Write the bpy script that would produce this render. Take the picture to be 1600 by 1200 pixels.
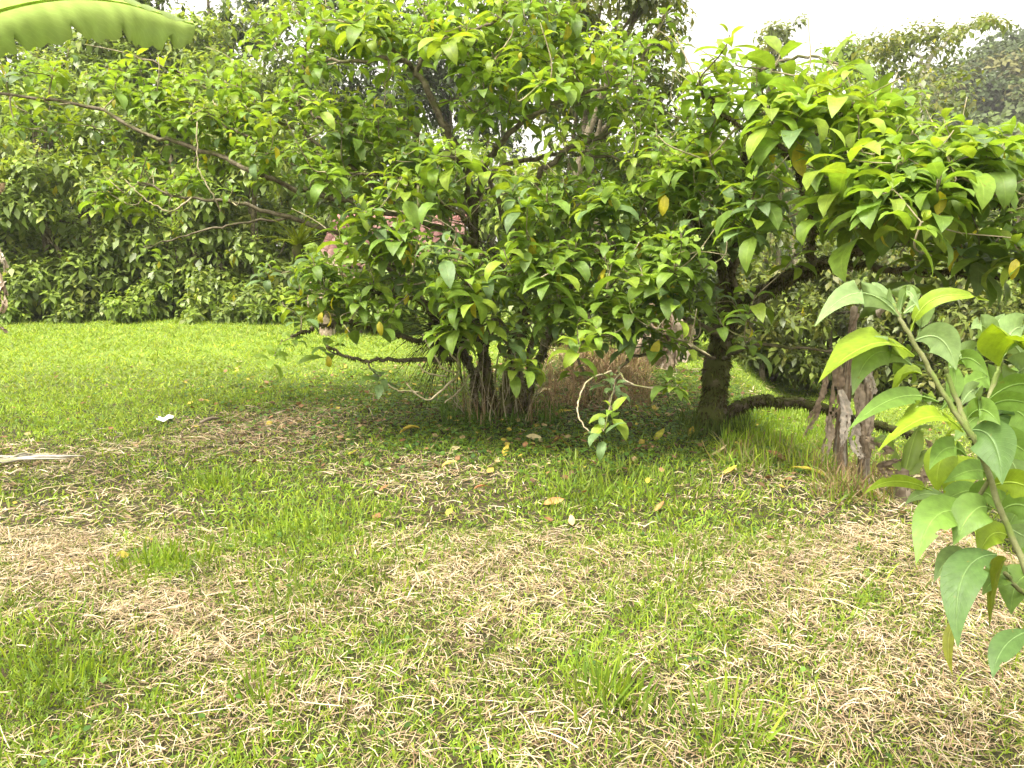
import bpy, math, random
import numpy as np
from mathutils import Vector, Matrix

random.seed(7)
R = np.random.default_rng(11)
scene = bpy.context.scene
for o in list(bpy.data.objects):
    bpy.data.objects.remove(o)

# ------------------------------------------------------------------ camera, sky, sun, exposure
EYE = np.array([0.0, 0.0, 1.55])
PITCH = math.radians(9.46)
FPX = 1200.0
cam_d = bpy.data.cameras.new('camera')
cam = bpy.data.objects.new('camera', cam_d)
scene.collection.objects.link(cam)
cam.location = EYE
cam.rotation_euler = (math.radians(90) - PITCH, 0, 0)
cam_d.sensor_width = 36
cam_d.lens = 27
cam_d.clip_start = 0.05
cam_d.clip_end = 2000
scene.camera = cam

SUN_EL, SUN_AZ = math.radians(63), math.radians(-138)     # azimuth measured from +Y towards +X
world = bpy.data.worlds.new('World')
scene.world = world
world.use_nodes = True
wn = world.node_tree.nodes
wl = world.node_tree.links
bg = wn['Background']
sky = wn.new('ShaderNodeTexSky')
sky.sky_type = 'NISHITA'
sky.sun_disc = False
sky.sun_elevation = SUN_EL
sky.sun_rotation = SUN_AZ
sky.air_density = 1.0
sky.dust_density = 6.0
sky.ozone_density = 0.6
hs = wn.new('ShaderNodeHueSaturation')
hs.inputs['Saturation'].default_value = 0.06
hs.inputs['Value'].default_value = 1.0
wl.new(sky.outputs[0], hs.inputs['Color'])
wt = wn.new('ShaderNodeMix')                              # thin warm-white cloud cover
wt.data_type = 'RGBA'
wt.blend_type = 'MULTIPLY'
wt.inputs['Factor'].default_value = 1.0
wt.inputs['B'].default_value = (1.0, 0.955, 0.86, 1)
wl.new(hs.outputs[0], wt.inputs['A'])
wl.new(wt.outputs['Result'], bg.inputs['Color'])
bg.inputs['Strength'].default_value = 0.15

sun_d = bpy.data.lights.new('sun', 'SUN')
sun_d.energy = 1.4
sun_d.angle = math.radians(18)
sun_d.color = (1.0, 0.95, 0.86)
sun = bpy.data.objects.new('sun', sun_d)
scene.collection.objects.link(sun)
sd = Vector((math.sin(SUN_AZ) * math.cos(SUN_EL), math.cos(SUN_AZ) * math.cos(SUN_EL), math.sin(SUN_EL)))
sun.rotation_euler = sd.to_track_quat('Z', 'Y').to_euler()
sun.location = (0, 0, 30)

vs = scene.view_settings
vs.view_transform = 'Standard'
vs.look = 'None'
vs.exposure = 1.97
vs.gamma = 1.0
vs.use_curve_mapping = False
scene.cycles.max_bounces = 8
scene.cycles.diffuse_bounces = 6
scene.cycles.glossy_bounces = 2
scene.cycles.transmission_bounces = 5
scene.cycles.caustics_reflective = False
scene.cycles.caustics_refractive = False

# ------------------------------------------------------------------ projection helpers
CF = np.array([0, math.cos(PITCH), -math.sin(PITCH)])
CU = np.array([0, math.sin(PITCH), math.cos(PITCH)])
CR = np.array([1.0, 0, 0])


def P(px, py, d):
    """point at a distance d along the optical axis, seen at photo pixel (px, py)"""
    return EYE + d * (CF + CR * (px - 800) / FPX - CU * (py - 600) / FPX)


def proj(p):
    q = np.asarray(p, float) - EYE
    d = q @ CF
    dd = np.maximum(d, 1e-3)
    return 800 + FPX * (q @ CR) / dd, 600 - FPX * (q @ CU) / dd, d


def sstep(a, b, x):
    t = np.clip((x - a) / (b - a), 0, 1)
    return t * t * (3 - 2 * t)


def wob(x, y, s, ph=0.0):
    return (np.sin(x * s + ph) * np.cos(y * s * 1.13 + ph * 1.7) + 0.6 * np.sin(x * s * 2.17 - y * s * 1.71 + ph * 2.3)
            + 0.4 * np.cos(x * s * 3.9 + y * s * 4.3 + ph)) / 2.0


def edge_x(y):
    return np.interp(y, [0, 2.0, 3.5, 4.6, 7.2, 9.0, 12.0, 20.0, 40.0], [3.0, 2.75, 2.5, 2.35, 2.0, 2.4, 3.4, 7.0, 14.0])


def H(x, y):
    x = np.asarray(x, float)
    y = np.asarray(y, float)
    h = 0.016 * wob(x, y, 1.9, 0.4) + 0.007 * wob(x, y, 6.1, 2.0)
    e = edge_x(y)
    h = h - 0.62 * sstep(0.0, 1.1, x - e) * (1 - sstep(40, 90, y))
    h = h + np.minimum(0.036 * np.maximum(0, y - 6.5), 0.42) * (1 - sstep(-0.5, 2.0, x)) * (1 - sstep(60, 120, y))
    h = h + 0.34 * np.exp(-(((x - 1.1) / 0.9) ** 2 + ((y - 9.4) / 1.2) ** 2))
    return h


def G(px, py):
    """ground point seen at a photo pixel"""
    d = CF + CR * (px - 800) / FPX - CU * (py - 600) / FPX
    t = 3.0
    for _ in range(40):
        p = EYE + d * t
        gz = float(H(p[0], p[1]))
        t += (p[2] - gz) / max(0.05, -d[2]) * 0.6
    p = EYE + d * t
    p[2] = float(H(p[0], p[1]))
    return p


# ------------------------------------------------------------------ object helpers
COL = scene.collection


def mesh_np(name, V, faces, mat, col=None, luv=None, smooth=True):
    """V (n,3); faces: list of (m,k) index arrays"""
    me = bpy.data.meshes.new(name)
    V = np.asarray(V, np.float32)
    me.vertices.add(len(V))
    me.vertices.foreach_set('co', V.ravel())
    faces = [np.asarray(f, np.int32) for f in faces if len(f)]
    loops = np.concatenate([f.ravel() for f in faces])
    tot = np.concatenate([np.full(len(f), f.shape[1], np.int32) for f in faces])
    st = np.concatenate([[0], np.cumsum(tot)[:-1]]).astype(np.int32)
    me.loops.add(len(loops))
    me.loops.foreach_set('vertex_index', loops)
    me.polygons.add(len(tot))
    me.polygons.foreach_set('loop_start', st)
    me.polygons.foreach_set('loop_total', tot)
    me.polygons.foreach_set('use_smooth', np.full(len(tot), smooth, bool))
    me.update(calc_edges=True)
    if col is not None:
        a = me.attributes.new('col', 'FLOAT_COLOR', 'POINT')
        c = np.ones((len(V), 4), np.float32)
        c[:, :3] = col
        a.data.foreach_set('color', c.ravel())
    if luv is not None:
        a = me.attributes.new('luv', 'FLOAT_VECTOR', 'POINT')
        c = np.zeros((len(V), 3), np.float32)
        c[:, :2] = luv
        a.data.foreach_set('vector', c.ravel())
    me.materials.append(mat)
    return me


def obj(name, me, parent=None):
    o = bpy.data.objects.new(name, me)
    COL.objects.link(o)
    if parent is not None:
        o.parent = parent
        o.matrix_parent_inverse = parent.matrix_world.inverted()
    return o


def tag(o, label=None, cat=None, group=None, kind=None):
    if label: o['label'] = label
    if cat: o['category'] = cat
    if group: o['group'] = group
    if kind: o['kind'] = kind
    return o


def thing(name, loc, label, cat, group=None):
    o = bpy.data.objects.new(name, None)
    COL.objects.link(o)
    o.empty_display_size = 0.2
    o.location = [float(v) for v in loc]
    o.matrix_world = Matrix.Translation(Vector([float(v) for v in loc]))
    return tag(o, label, cat, group)


class MB:
    """collects tubes and patches into one mesh"""

    def __init__(self):
        self.V, self.Q, self.T, self.C, self.U, self.n = [], [], [], [], [], 0

    def add(self, V, Q=None, T=None, col=(.1, .1, .1), luv=None):
        V = np.asarray(V, float).reshape(-1, 3)
        self.V.append(V)
        if Q is not None and len(Q): self.Q.append(np.asarray(Q) + self.n)
        if T is not None and len(T): self.T.append(np.asarray(T) + self.n)
        c = np.zeros((len(V), 3)); c[:] = col
        self.C.append(c)
        self.U.append(np.zeros((len(V), 2)) if luv is None else luv)
        self.n += len(V)

    def tube(self, pts, rad, k=6, col=(.1, .1, .1), jit=0.0):
        pts = np.asarray(pts, float)
        n = len(pts)
        rad = np.broadcast_to(np.asarray(rad, float), (n,))
        tan = np.gradient(pts, axis=0)
        tan /= np.linalg.norm(tan, axis=1)[:, None] + 1e-9
        ref = np.array([0.31, 0.22, 0.93]) if abs(tan[0] @ np.array([0.31, 0.22, 0.93])) < 0.9 else np.array([1.0, 0, 0])
        a = np.linspace(0, 2 * np.pi, k, endpoint=False)
        V = np.zeros((n, k, 3))
        u = ref - (ref @ tan[0]) * tan[0]
        for i in range(n):
            u = u - (u @ tan[i]) * tan[i]
            u /= np.linalg.norm(u) + 1e-9
            w = np.cross(tan[i], u)
            rr = rad[i] * (1 + (R.uniform(-jit, jit, k) if jit else 0))
            V[i] = pts[i] + (np.cos(a) * rr)[:, None] * u + (np.sin(a) * rr)[:, None] * w
        i, j = np.meshgrid(np.arange(n - 1), np.arange(k), indexing='ij')
        j2 = (j + 1) % k
        Q = np.stack([i * k + j, i * k + j2, (i + 1) * k + j2, (i + 1) * k + j], -1).reshape(-1, 4)
        V = V.reshape(-1, 3)
        T = np.array([[(n - 1) * k + q, (n - 1) * k + (q + 1) % k, n * k] for q in range(k)])
        V = np.vstack([V, pts[-1] + tan[-1] * rad[-1] * 0.5])
        self.add(V, Q, T, col)

    def mesh(self, name, mat, smooth=True):
        F = []
        if self.Q: F.append(np.vstack(self.Q))
        if self.T: F.append(np.vstack(self.T))
        return mesh_np(name, np.vstack(self.V), F, mat, np.vstack(self.C), np.vstack(self.U), smooth)


def smooth_path(pts, rad, m=5, wobble=0.0):
    """Catmull-Rom through pts, radii interpolated"""
    p = np.asarray(pts, float)
    r = np.asarray(rad, float)
    pe = np.vstack([2 * p[0] - p[1], p, 2 * p[-1] - p[-2]])
    out, ro = [], []
    for i in range(len(p) - 1):
        for t in np.linspace(0, 1, m, endpoint=False):
            a, b, c, d = pe[i], pe[i + 1], pe[i + 2], pe[i + 3]
            q = 0.5 * ((2 * b) + (-a + c) * t + (2 * a - 5 * b + 4 * c - d) * t * t + (-a + 3 * b - 3 * c + d) * t ** 3)
            out.append(q); ro.append(r[i] * (1 - t) + r[i + 1] * t)
    out.append(p[-1]); ro.append(r[-1])
    out = np.array(out)
    if wobble:
        out[1:-1] += R.normal(0, wobble, (len(out) - 2, 3))
    return out, np.array(ro)


# ------------------------------------------------------------------ materials
def nodes(name):
    m = bpy.data.materials.new(name)
    m.use_nodes = True
    nt = m.node_tree
    b = nt.nodes['Principled BSDF']
    return m, nt, b, nt.nodes['Material Output']


def leaf_material(name, transl=0.4, rough=0.42, tint=(1.28, 1.25, 0.55), vein=0.0, nscale=30, spec=0.5, veins_n=22, speck=0.25, spots=None, vein_mix=0.55):
    m, nt, b, out = nodes(name)
    N, L = nt.nodes, nt.links
    at = N.new('ShaderNodeAttribute'); at.attribute_name = 'col'
    geo = N.new('ShaderNodeNewGeometry')
    no = N.new('ShaderNodeTexNoise'); no.inputs['Scale'].default_value = nscale; no.inputs['Detail'].default_value = 3
    L.new(geo.outputs['Position'], no.inputs['Vector'])
    mr = N.new('ShaderNodeMapRange')
    mr.inputs['From Min'].default_value = 0.25; mr.inputs['From Max'].default_value = 0.75
    mr.inputs['To Min'].default_value = 1 - speck; mr.inputs['To Max'].default_value = 1 + speck
    L.new(no.outputs['Fac'], mr.inputs['Value'])
    mul = N.new('ShaderNodeVectorMath'); mul.operation = 'SCALE'
    L.new(at.outputs['Color'], mul.inputs[0]); L.new(mr.outputs[0], mul.inputs['Scale'])
    src = mul.outputs[0]
    if spots:                                     # blemishes and rust spots on older leaves
        n3 = N.new('ShaderNodeTexNoise'); n3.inputs['Scale'].default_value = 42; n3.inputs['Detail'].default_value = 4; n3.inputs['Roughness'].default_value = 0.7
        L.new(geo.outputs['Position'], n3.inputs['Vector'])
        m3 = N.new('ShaderNodeMapRange'); m3.inputs['From Min'].default_value = spots; m3.inputs['From Max'].default_value = spots + 0.05; m3.inputs['To Max'].default_value = 0.7
        L.new(n3.outputs['Fac'], m3.inputs['Value'])
        x3 = N.new('ShaderNodeMix'); x3.data_type = 'RGBA'
        L.new(m3.outputs[0], x3.inputs['Factor']); L.new(src, x3.inputs['A']); x3.inputs['B'].default_value = (0.20, 0.17, 0.03, 1)
        src = x3.outputs['Result']
    if vein > 0:
        uv = N.new('ShaderNodeAttribute'); uv.attribute_name = 'luv'
        sep = N.new('ShaderNodeSeparateXYZ'); L.new(uv.outputs['Vector'], sep.inputs[0])
        ab = N.new('ShaderNodeMath'); ab.operation = 'ABSOLUTE'; L.new(sep.outputs['Y'], ab.inputs[0])
        # side veins: slanted stripes u - 0.18*|v|
        ma = N.new('ShaderNodeMath'); ma.operation = 'MULTIPLY_ADD'
        L.new(ab.outputs[0], ma.inputs[0]); ma.inputs[1].default_value = -0.16; L.new(sep.outputs['X'], ma.inputs[2])
        mm = N.new('ShaderNodeMath'); mm.operation = 'MULTIPLY'; L.new(ma.outputs[0], mm.inputs[0]); mm.inputs[1].default_value = veins_n * math.pi
        sn = N.new('ShaderNodeMath'); sn.operation = 'SINE'; L.new(mm.outputs[0], sn.inputs[0])
        sa = N.new('ShaderNodeMath'); sa.operation = 'ABSOLUTE'; L.new(sn.outputs[0], sa.inputs[0])
        v1 = N.new('ShaderNodeMapRange'); L.new(sa.outputs[0], v1.inputs['Value'])
        v1.inputs['From Min'].default_value = 0.0; v1.inputs['From Max'].default_value = 0.28
        v1.inputs['To Min'].default_value = 1; v1.inputs['To Max'].default_value = 0
        v2 = N.new('ShaderNodeMapRange'); L.new(ab.outputs[0], v2.inputs['Value'])
        v2.inputs['From Min'].default_value = 0.03; v2.inputs['From Max'].default_value = 0.09
        v2.inputs['To Min'].default_value = 1; v2.inputs['To Max'].default_value = 0
        mx = N.new('ShaderNodeMath'); mx.operation = 'MAXIMUM'
        sc = N.new('ShaderNodeMath'); sc.operation = 'MULTIPLY'; sc.inputs[1].default_value = 0.45; L.new(v1.outputs[0], sc.inputs[0])
        L.new(sc.outputs[0], mx.inputs[0]); L.new(v2.outputs[0], mx.inputs[1])
        mix = N.new('ShaderNodeMix'); mix.data_type = 'RGBA'
        fm = N.new('ShaderNodeMath'); fm.operation = 'MULTIPLY'; fm.inputs[1].default_value = vein_mix * min(1, vein); L.new(mx.outputs[0], fm.inputs[0])
        L.new(fm.outputs[0], mix.inputs['Factor']); L.new(src, mix.inputs['A'])
        lt = N.new('ShaderNodeVectorMath'); lt.operation = 'MULTIPLY_ADD'
        L.new(src, lt.inputs[0]); lt.inputs[1].default_value = (1.5, 1.35, 1.5); lt.inputs[2].default_value = (0.035, 0.04, 0.012)
        L.new(lt.outputs[0], mix.inputs['B'])
        src = mix.outputs['Result']
        bp = N.new('ShaderNodeBump'); bp.inputs['Strength'].default_value = 0.9 * vein_mix * vein; bp.inputs['Distance'].default_value = 0.004
        inv = N.new('ShaderNodeMath'); inv.operation = 'MULTIPLY_ADD'; inv.inputs[1].default_value = -1.0
        L.new(mx.outputs[0], inv.inputs[0]); L.new(no.outputs['Fac'], inv.inputs[2])
        L.new(inv.outputs[0], bp.inputs['Height']); L.new(bp.outputs[0], b.inputs['Normal'])
    L.new(src, b.inputs['Base Color'])
    b.inputs['Roughness'].default_value = rough
    b.inputs['Specular IOR Level'].default_value = spec
    tr = N.new('ShaderNodeBsdfTranslucent')
    tv = N.new('ShaderNodeVectorMath'); tv.operation = 'MULTIPLY'
    L.new(src, tv.inputs[0]); tv.inputs[1].default_value = tint
    L.new(tv.outputs[0], tr.inputs['Color'])
    ms = N.new('ShaderNodeMixShader'); ms.inputs[0].default_value = transl
    L.new(b.outputs[0], ms.inputs[1]); L.new(tr.outputs[0], ms.inputs[2])
    L.new(ms.outputs[0], out.inputs['Surface'])
    return m


def bark_material(name, c1, c2, moss, moss_amt, scale=14, bump=0.6):
    m, nt, b, out = nodes(name)
    N, L = nt.nodes, nt.links
    geo = N.new('ShaderNodeNewGeometry')
    n1 = N.new('ShaderNodeTexNoise'); n1.inputs['Scale'].default_value = scale; n1.inputs['Detail'].default_value = 8; n1.inputs['Roughness'].default_value = 0.7
    L.new(geo.outputs['Position'], n1.inputs['Vector'])
    r1 = N.new('ShaderNodeValToRGB')
    r1.color_ramp.elements[0].position = 0.35; r1.color_ramp.elements[0].color = (*c1, 1)
    r1.color_ramp.elements[1].position = 0.66; r1.color_ramp.elements[1].color = (*c2, 1)
    L.new(n1.outputs['Fac'], r1.inputs[0])
    n2 = N.new('ShaderNodeTexNoise'); n2.inputs['Scale'].default_value = scale * 0.35; n2.inputs['Detail'].default_value = 6
    L.new(geo.outputs['Position'], n2.inputs['Vector'])
    sp = N.new('ShaderNodeSeparateXYZ'); L.new(geo.outputs['Normal'], sp.inputs[0])
    ad = N.new('ShaderNodeMath'); ad.operation = 'MULTIPLY_ADD'; ad.inputs[1].default_value = 0.12
    L.new(sp.outputs['Z'], ad.inputs[0]); L.new(n2.outputs['Fac'], ad.inputs[2])
    mr = N.new('ShaderNodeMapRange'); mr.inputs['From Min'].default_value = 0.62 - moss_amt * 0.3; mr.inputs['From Max'].default_value = 0.72 - moss_amt * 0.3
    L.new(ad.outputs[0], mr.inputs['Value'])
    mix = N.new('ShaderNodeMix'); mix.data_type = 'RGBA'
    L.new(mr.outputs[0], mix.inputs['Factor']); L.new(r1.outputs[0], mix.inputs['A']); mix.inputs['B'].default_value = (*moss, 1)
    L.new(mix.outputs['Result'], b.inputs['Base Color'])
    b.inputs['Roughness'].default_value = 0.9
    b.inputs['Specular IOR Level'].default_value = 0.2
    bp = N.new('ShaderNodeBump'); bp.inputs['Strength'].default_value = bump; bp.inputs['Distance'].default_value = 0.02
    L.new(n1.outputs['Fac'], bp.inputs['Height']); L.new(bp.outputs[0], b.inputs['Normal'])
    return m


def noise_material(name, stops, scale, detail=8, rough=0.9, bump=0.4, bdist=0.02):
    m, nt, b, out = nodes(name)
    N, L = nt.nodes, nt.links
    geo = N.new('ShaderNodeNewGeometry')
    n1 = N.new('ShaderNodeTexNoise'); n1.inputs['Scale'].default_value = scale; n1.inputs['Detail'].default_value = detail; n1.inputs['Roughness'].default_value = 0.65
    L.new(geo.outputs['Position'], n1.inputs['Vector'])
    r1 = N.new('ShaderNodeValToRGB')
    el = r1.color_ramp.elements
    while len(el) < len(stops): el.new(0.5)
    for e, (p, c) in zip(el, stops):
        e.position = p; e.color = (*c, 1)
    L.new(n1.outputs['Fac'], r1.inputs[0]); L.new(r1.outputs[0], b.inputs['Base Color'])
    b.inputs['Roughness'].default_value = rough
    b.inputs['Specular IOR Level'].default_value = 0.25
    bp = N.new('ShaderNodeBump'); bp.inputs['Strength'].default_value = bump; bp.inputs['Distance'].default_value = bdist
    L.new(n1.outputs['Fac'], bp.inputs['Height']); L.new(bp.outputs[0], b.inputs['Normal'])
    return m


M_LEAF = leaf_material('tree_leaf', 0.46, 0.46, vein=0.6, nscale=25, veins_n=12, spec=0.36, spots=0.62)
M_NEAR = leaf_material('shrub_leaf', 0.40, 0.5, vein=1.0, nscale=60, veins_n=16, spec=0.34, speck=0.18, spots=0.66, vein_mix=0.30)
M_BACK = leaf_material('background_leaf', 0.42, 0.42, vein=0.0, nscale=2.0, spec=0.5, speck=0.3)
M_FAR = leaf_material('far_leaf', 0.25, 0.6, vein=0.0, nscale=0.3, spec=0.25, speck=0.35)
M_BANANA = leaf_material('banana_leaf', 0.55, 0.4, tint=(1.08, 1.08, 0.9), vein=0.9, veins_n=46, nscale=9, spec=0.5, speck=0.12)
M_DRY = leaf_material('dry_leaf', 0.18, 0.7, tint=(1.1, 0.95, 0.7), nscale=22, spec=0.2, speck=0.45)
M_GRASS = leaf_material('grass_blade', 0.42, 0.5, tint=(1.25, 1.2, 0.6), nscale=3.0, spec=0.35, speck=0.2)
M_STRAW = leaf_material('straw', 0.22, 0.6, tint=(1.05, 1.0, 0.8), nscale=5.0, spec=0.3, speck=0.25)
M_MOSS = leaf_material('moss', 0.2, 0.9, nscale=12, spec=0.1, speck=0.5)
M_BARK = bark_material('mossy_bark', (0.05, 0.04, 0.023), (0.17, 0.142, 0.09), (0.085, 0.095, 0.024), 0.5)
M_BRANCH = bark_material('branch_bark', (0.065, 0.052, 0.030), (0.24, 0.205, 0.14), (0.085, 0.090, 0.030), 0.25, 22)
M_TWIG = bark_material('twig_bark', (0.19, 0.155, 0.085), (0.42, 0.37, 0.25), (0.15, 0.17, 0.05), 0.2, 30, 0.2)
M_PALE = bark_material('pale_bark', (0.22, 0.20, 0.16), (0.48, 0.45, 0.38), (0.16, 0.17, 0.08), 0.1, 6, 0.3)
M_STEM = bark_material('shrub_stem', (0.15, 0.16, 0.055), (0.24, 0.25, 0.12), (0.15, 0.20, 0.05), 0.4, 40, 0.3)
M_SOIL = noise_material('soil_under_grass', [(0.30, (0.012, 0.011, 0.005)), (0.46, (0.030, 0.030, 0.009)), (0.60, (0.046, 0.032, 0.015)), (0.78, (0.10, 0.075, 0.038))], 9.0, 12, bump=1.0, bdist=0.03)
M_HILL = noise_material('hill_forest_floor', [(0.35, (0.018, 0.028, 0.010)), (0.65, (0.05, 0.075, 0.022))], 0.4)
M_HILL.node_tree.nodes['Principled BSDF'].inputs['Specular IOR Level'].default_value = 0.0
M_BSTEM = noise_material('banana_sheath', [(0.3, (0.09, 0.065, 0.04)), (0.5, (0.20, 0.155, 0.105)), (0.7, (0.36, 0.30, 0.225))], 16)
M_TILE = leaf_material('clay_tile', 0.0, 0.8, nscale=14, spec=0.2, speck=0.4)
M_WOOD = noise_material('grey_wood', [(0.3, (0.10, 0.075, 0.05)), (0.7, (0.28, 0.23, 0.17))], 14)
M_NEST = noise_material('root_mass', [(0.35, (0.010, 0.008, 0.005)), (0.7, (0.045, 0.034, 0.018))], 18, bump=1.0, bdist=0.05)
M_WHITE = noise_material('white_scrap', [(0.3, (0.6, 0.6, 0.58)), (0.7, (0.82, 0.82, 0.8))], 30, rough=0.5)


# ------------------------------------------------------------------ ground
def ground():
    def axis(lo, hi, fine_lo, fine_hi, step, grow=1.25):
        a = list(np.arange(fine_lo, fine_hi, step))
        s, v = step, a[-1]
        while v < hi:
            s *= grow; v += s; a.append(min(v, hi))
        s, v = step, a[0]
        pre = []
        while v > lo:
            s *= grow; v -= s; pre.append(max(v, lo))
        return np.array(pre[::-1] + a)
    xs = axis(-600, 600, -9, 9, 0.14)
    ys = axis(-60, 900, 0, 17, 0.14)
    X, Y = np.meshgrid(xs, ys)
    Z = H(X, Y)
    V = np.stack([X, Y, Z], -1).reshape(-1, 3)
    nx, ny = len(xs), len(ys)
    i, j = np.meshgrid(np.arange(ny - 1), np.arange(nx - 1), indexing='ij')
    Q = np.stack([i * nx + j, i * nx + j + 1, (i + 1) * nx + j + 1, (i + 1) * nx + j], -1).reshape(-1, 4)
    o = obj('ground', mesh_np('ground', V, [Q], M_SOIL))
    tag(o, 'brown earth under the patchy lawn', 'ground', kind='structure')


ground()


def turf_base():
    nt = M_SOIL.node_tree
    N, L = nt.nodes, nt.links
    b = N['Principled BSDF']
    src = b.inputs['Base Color'].links[0].from_socket
    geo = N.new('ShaderNodeNewGeometry'); sp = N.new('ShaderNodeSeparateXYZ'); L.new(geo.outputs['Position'], sp.inputs[0])
    mr = N.new('ShaderNodeMapRange'); mr.inputs['From Min'].default_value = 7.5; mr.inputs['From Max'].default_value = 11
    L.new(sp.outputs['Y'], mr.inputs['Value'])
    mx = N.new('ShaderNodeMix'); mx.data_type = 'RGBA'
    L.new(mr.outputs[0], mx.inputs['Factor']); L.new(src, mx.inputs['A']); mx.inputs['B'].default_value = (0.13, 0.19, 0.025, 1)
    L.new(mx.outputs['Result'], b.inputs['Base Color'])


turf_base()


def hill():
    cx, cy, rx, ry, hh = 80, 95, 82, 52, 29
    n = 60
    u = np.linspace(-1.0, 1.0, n)
    X, Y = np.meshgrid(u, u)
    r = np.sqrt(X ** 2 + Y ** 2)
    Z = hh * (1 - sstep(0.0, 1.0, r)) + 1.0 * wob(X, Y, 7, 1) * (1 - sstep(0.6, 1, r)) - 1.0
    V = np.stack([cx + rx * X, cy + ry * Y, Z], -1).reshape(-1, 3)
    i, j = np.meshgrid(np.arange(n - 1), np.arange(n - 1), indexing='ij')
    Q = np.stack([i * n + j, i * n + j + 1, (i + 1) * n + j + 1, (i + 1) * n + j], -1).reshape(-1, 4)
    o = obj('hill', mesh_np('hill', V, [Q], M_HILL))
    tag(o, 'wooded hill rising against the white sky', 'hill', kind='structure')

    def hz(x, y):
        rr = np.sqrt(((x - cx) / rx) ** 2 + ((y - cy) / ry) ** 2)
        return hh * (1 - sstep(0.0, 1.0, rr)) - 1.0
    return hz, (cx, cy, rx, ry)


hill_z, HILL = hill()


# ------------------------------------------------------------------ leaf templates
def leaf_template(L, W, bend, fold, cols, segs, wav=0.0, twist=0.0, shape=1.0):
    """leaf along +Y from the origin, upper face +Z, bending down"""
    t = np.linspace(0, 1, segs + 1)
    ang = 0.18 - bend * t ** 1.3
    ds = L / segs
    y = np.concatenate([[0], np.cumsum(np.cos(ang[:-1]) * ds)])
    z = np.concatenate([[0], np.cumsum(np.sin(ang[:-1]) * ds)])
    w = W * (np.sin(np.pi * np.clip(t * 0.97 + 0.015, 0, 1) ** (0.82 * shape)) ** 0.85)
    w[0] = W * 0.05; w[-1] = W * 0.015
    V, U = [], []
    for i in range(segs + 1):
        for c in np.linspace(-1, 1, cols):
            off = w[i] * 0.5 * c
            zz = abs(c) * w[i] * 0.5 * math.tan(fold) + wav * math.sin(t[i] * 19 + c * 2) * abs(c) * w[i] * 0.5
            tw = twist * t[i]
            ca, sa = math.cos(ang[i]), math.sin(ang[i])
            x1 = off * math.cos(tw) - zz * math.sin(tw)
            z1 = off * math.sin(tw) + zz * math.cos(tw)
            V.append((x1, y[i] - sa * z1, z[i] + ca * z1)); U.append((t[i], c))
    i, j = np.meshgrid(np.arange(segs), np.arange(cols - 1), indexing='ij')
    Q = np.stack([i * cols + j, i * cols + j + 1, (i + 1) * cols + j + 1, (i + 1) * cols + j], -1).reshape(-1, 4)
    return np.array(V), Q, np.array(U)


def make_set(specs):
    return [dict(zip(('V', 'Q', 'U'), leaf_template(*s))) for s in specs]


TREE_T = make_set([(1, .42, 1.3, .22, 3, 5, .06), (1, .46, 1.8, .18, 3, 5, .07, .2), (1, .40, 2.2, .30, 3, 5, .05, -.2),
                   (1, .46, .9, .24, 3, 5, .06, .15), (.8, .36, 2.5, .35, 3, 5, .07, .3), (1.1, .44, 1.6, .20, 3, 5, .08, -.3)])
def small_leaf(W, drop):
    """four-triangle leaf for distant foliage: folded along the midrib and drooping"""
    V = np.array([(0, 0, 0), (W * .5, .5, .02 - drop * .25), (0, 1 - drop * .3, -drop * .8), (0, .52, -.06 - drop * .18), (-W * .5, .48, .02 - drop * .25)])
    return dict(V=V, Q=np.array([(0, 1, 2, 3), (0, 3, 2, 4)]), U=np.zeros((5, 2)))


BACK_T = [small_leaf(.44, .5), small_leaf(.5, .8), small_leaf(.4, 1.0), small_leaf(.46, .25)]
FAR_T = [small_leaf(.65, .4), small_leaf(.7, .7)]


def basis(yv, up):
    """rotation with local Y along yv and local Z near up"""
    yv = yv / (np.linalg.norm(yv) + 1e-9)
    x = np.cross(yv, up)
    n = np.linalg.norm(x)
    x = x / n if n > 1e-6 else np.array([1.0, 0, 0])
    z = np.cross(x, yv)
    return np.stack([x, yv, z], 1)


def scatter(templates, inst):
    """inst: dict(t, M (n,3,3) with scale, p (n,3), c (n,3)) -> V, Q, col, uv"""
    Vs, Qs, Cs, Us, n = [], [], [], [], 0
    for k, T in enumerate(templates):
        s = inst['t'] == k
        m = int(s.sum())
        if not m: continue
        V = np.einsum('nij,vj->nvi', inst['M'][s], T['V']) + inst['p'][s][:, None, :]
        nv = len(T['V'])
        Q = T['Q'][None] + (np.arange(m) * nv)[:, None, None] + n
        Vs.append(V.reshape(-1, 3)); Qs.append(Q.reshape(-1, T['Q'].shape[1]))
        Cs.append(np.repeat(inst['c'][s], nv, 0)); Us.append(np.tile(T['U'], (m, 1)))
        n += m * nv
    return np.vstack(Vs), np.vstack(Qs), np.vstack(Cs), np.vstack(Us)


def basis_v(Y, Z):
    Y = Y / (np.linalg.norm(Y, axis=1, keepdims=True) + 1e-9)
    X = np.cross(Y, Z)
    X = X / (np.linalg.norm(X, axis=1, keepdims=True) + 1e-9)
    return np.stack([X, Y, np.cross(X, Y)], 2)


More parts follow.
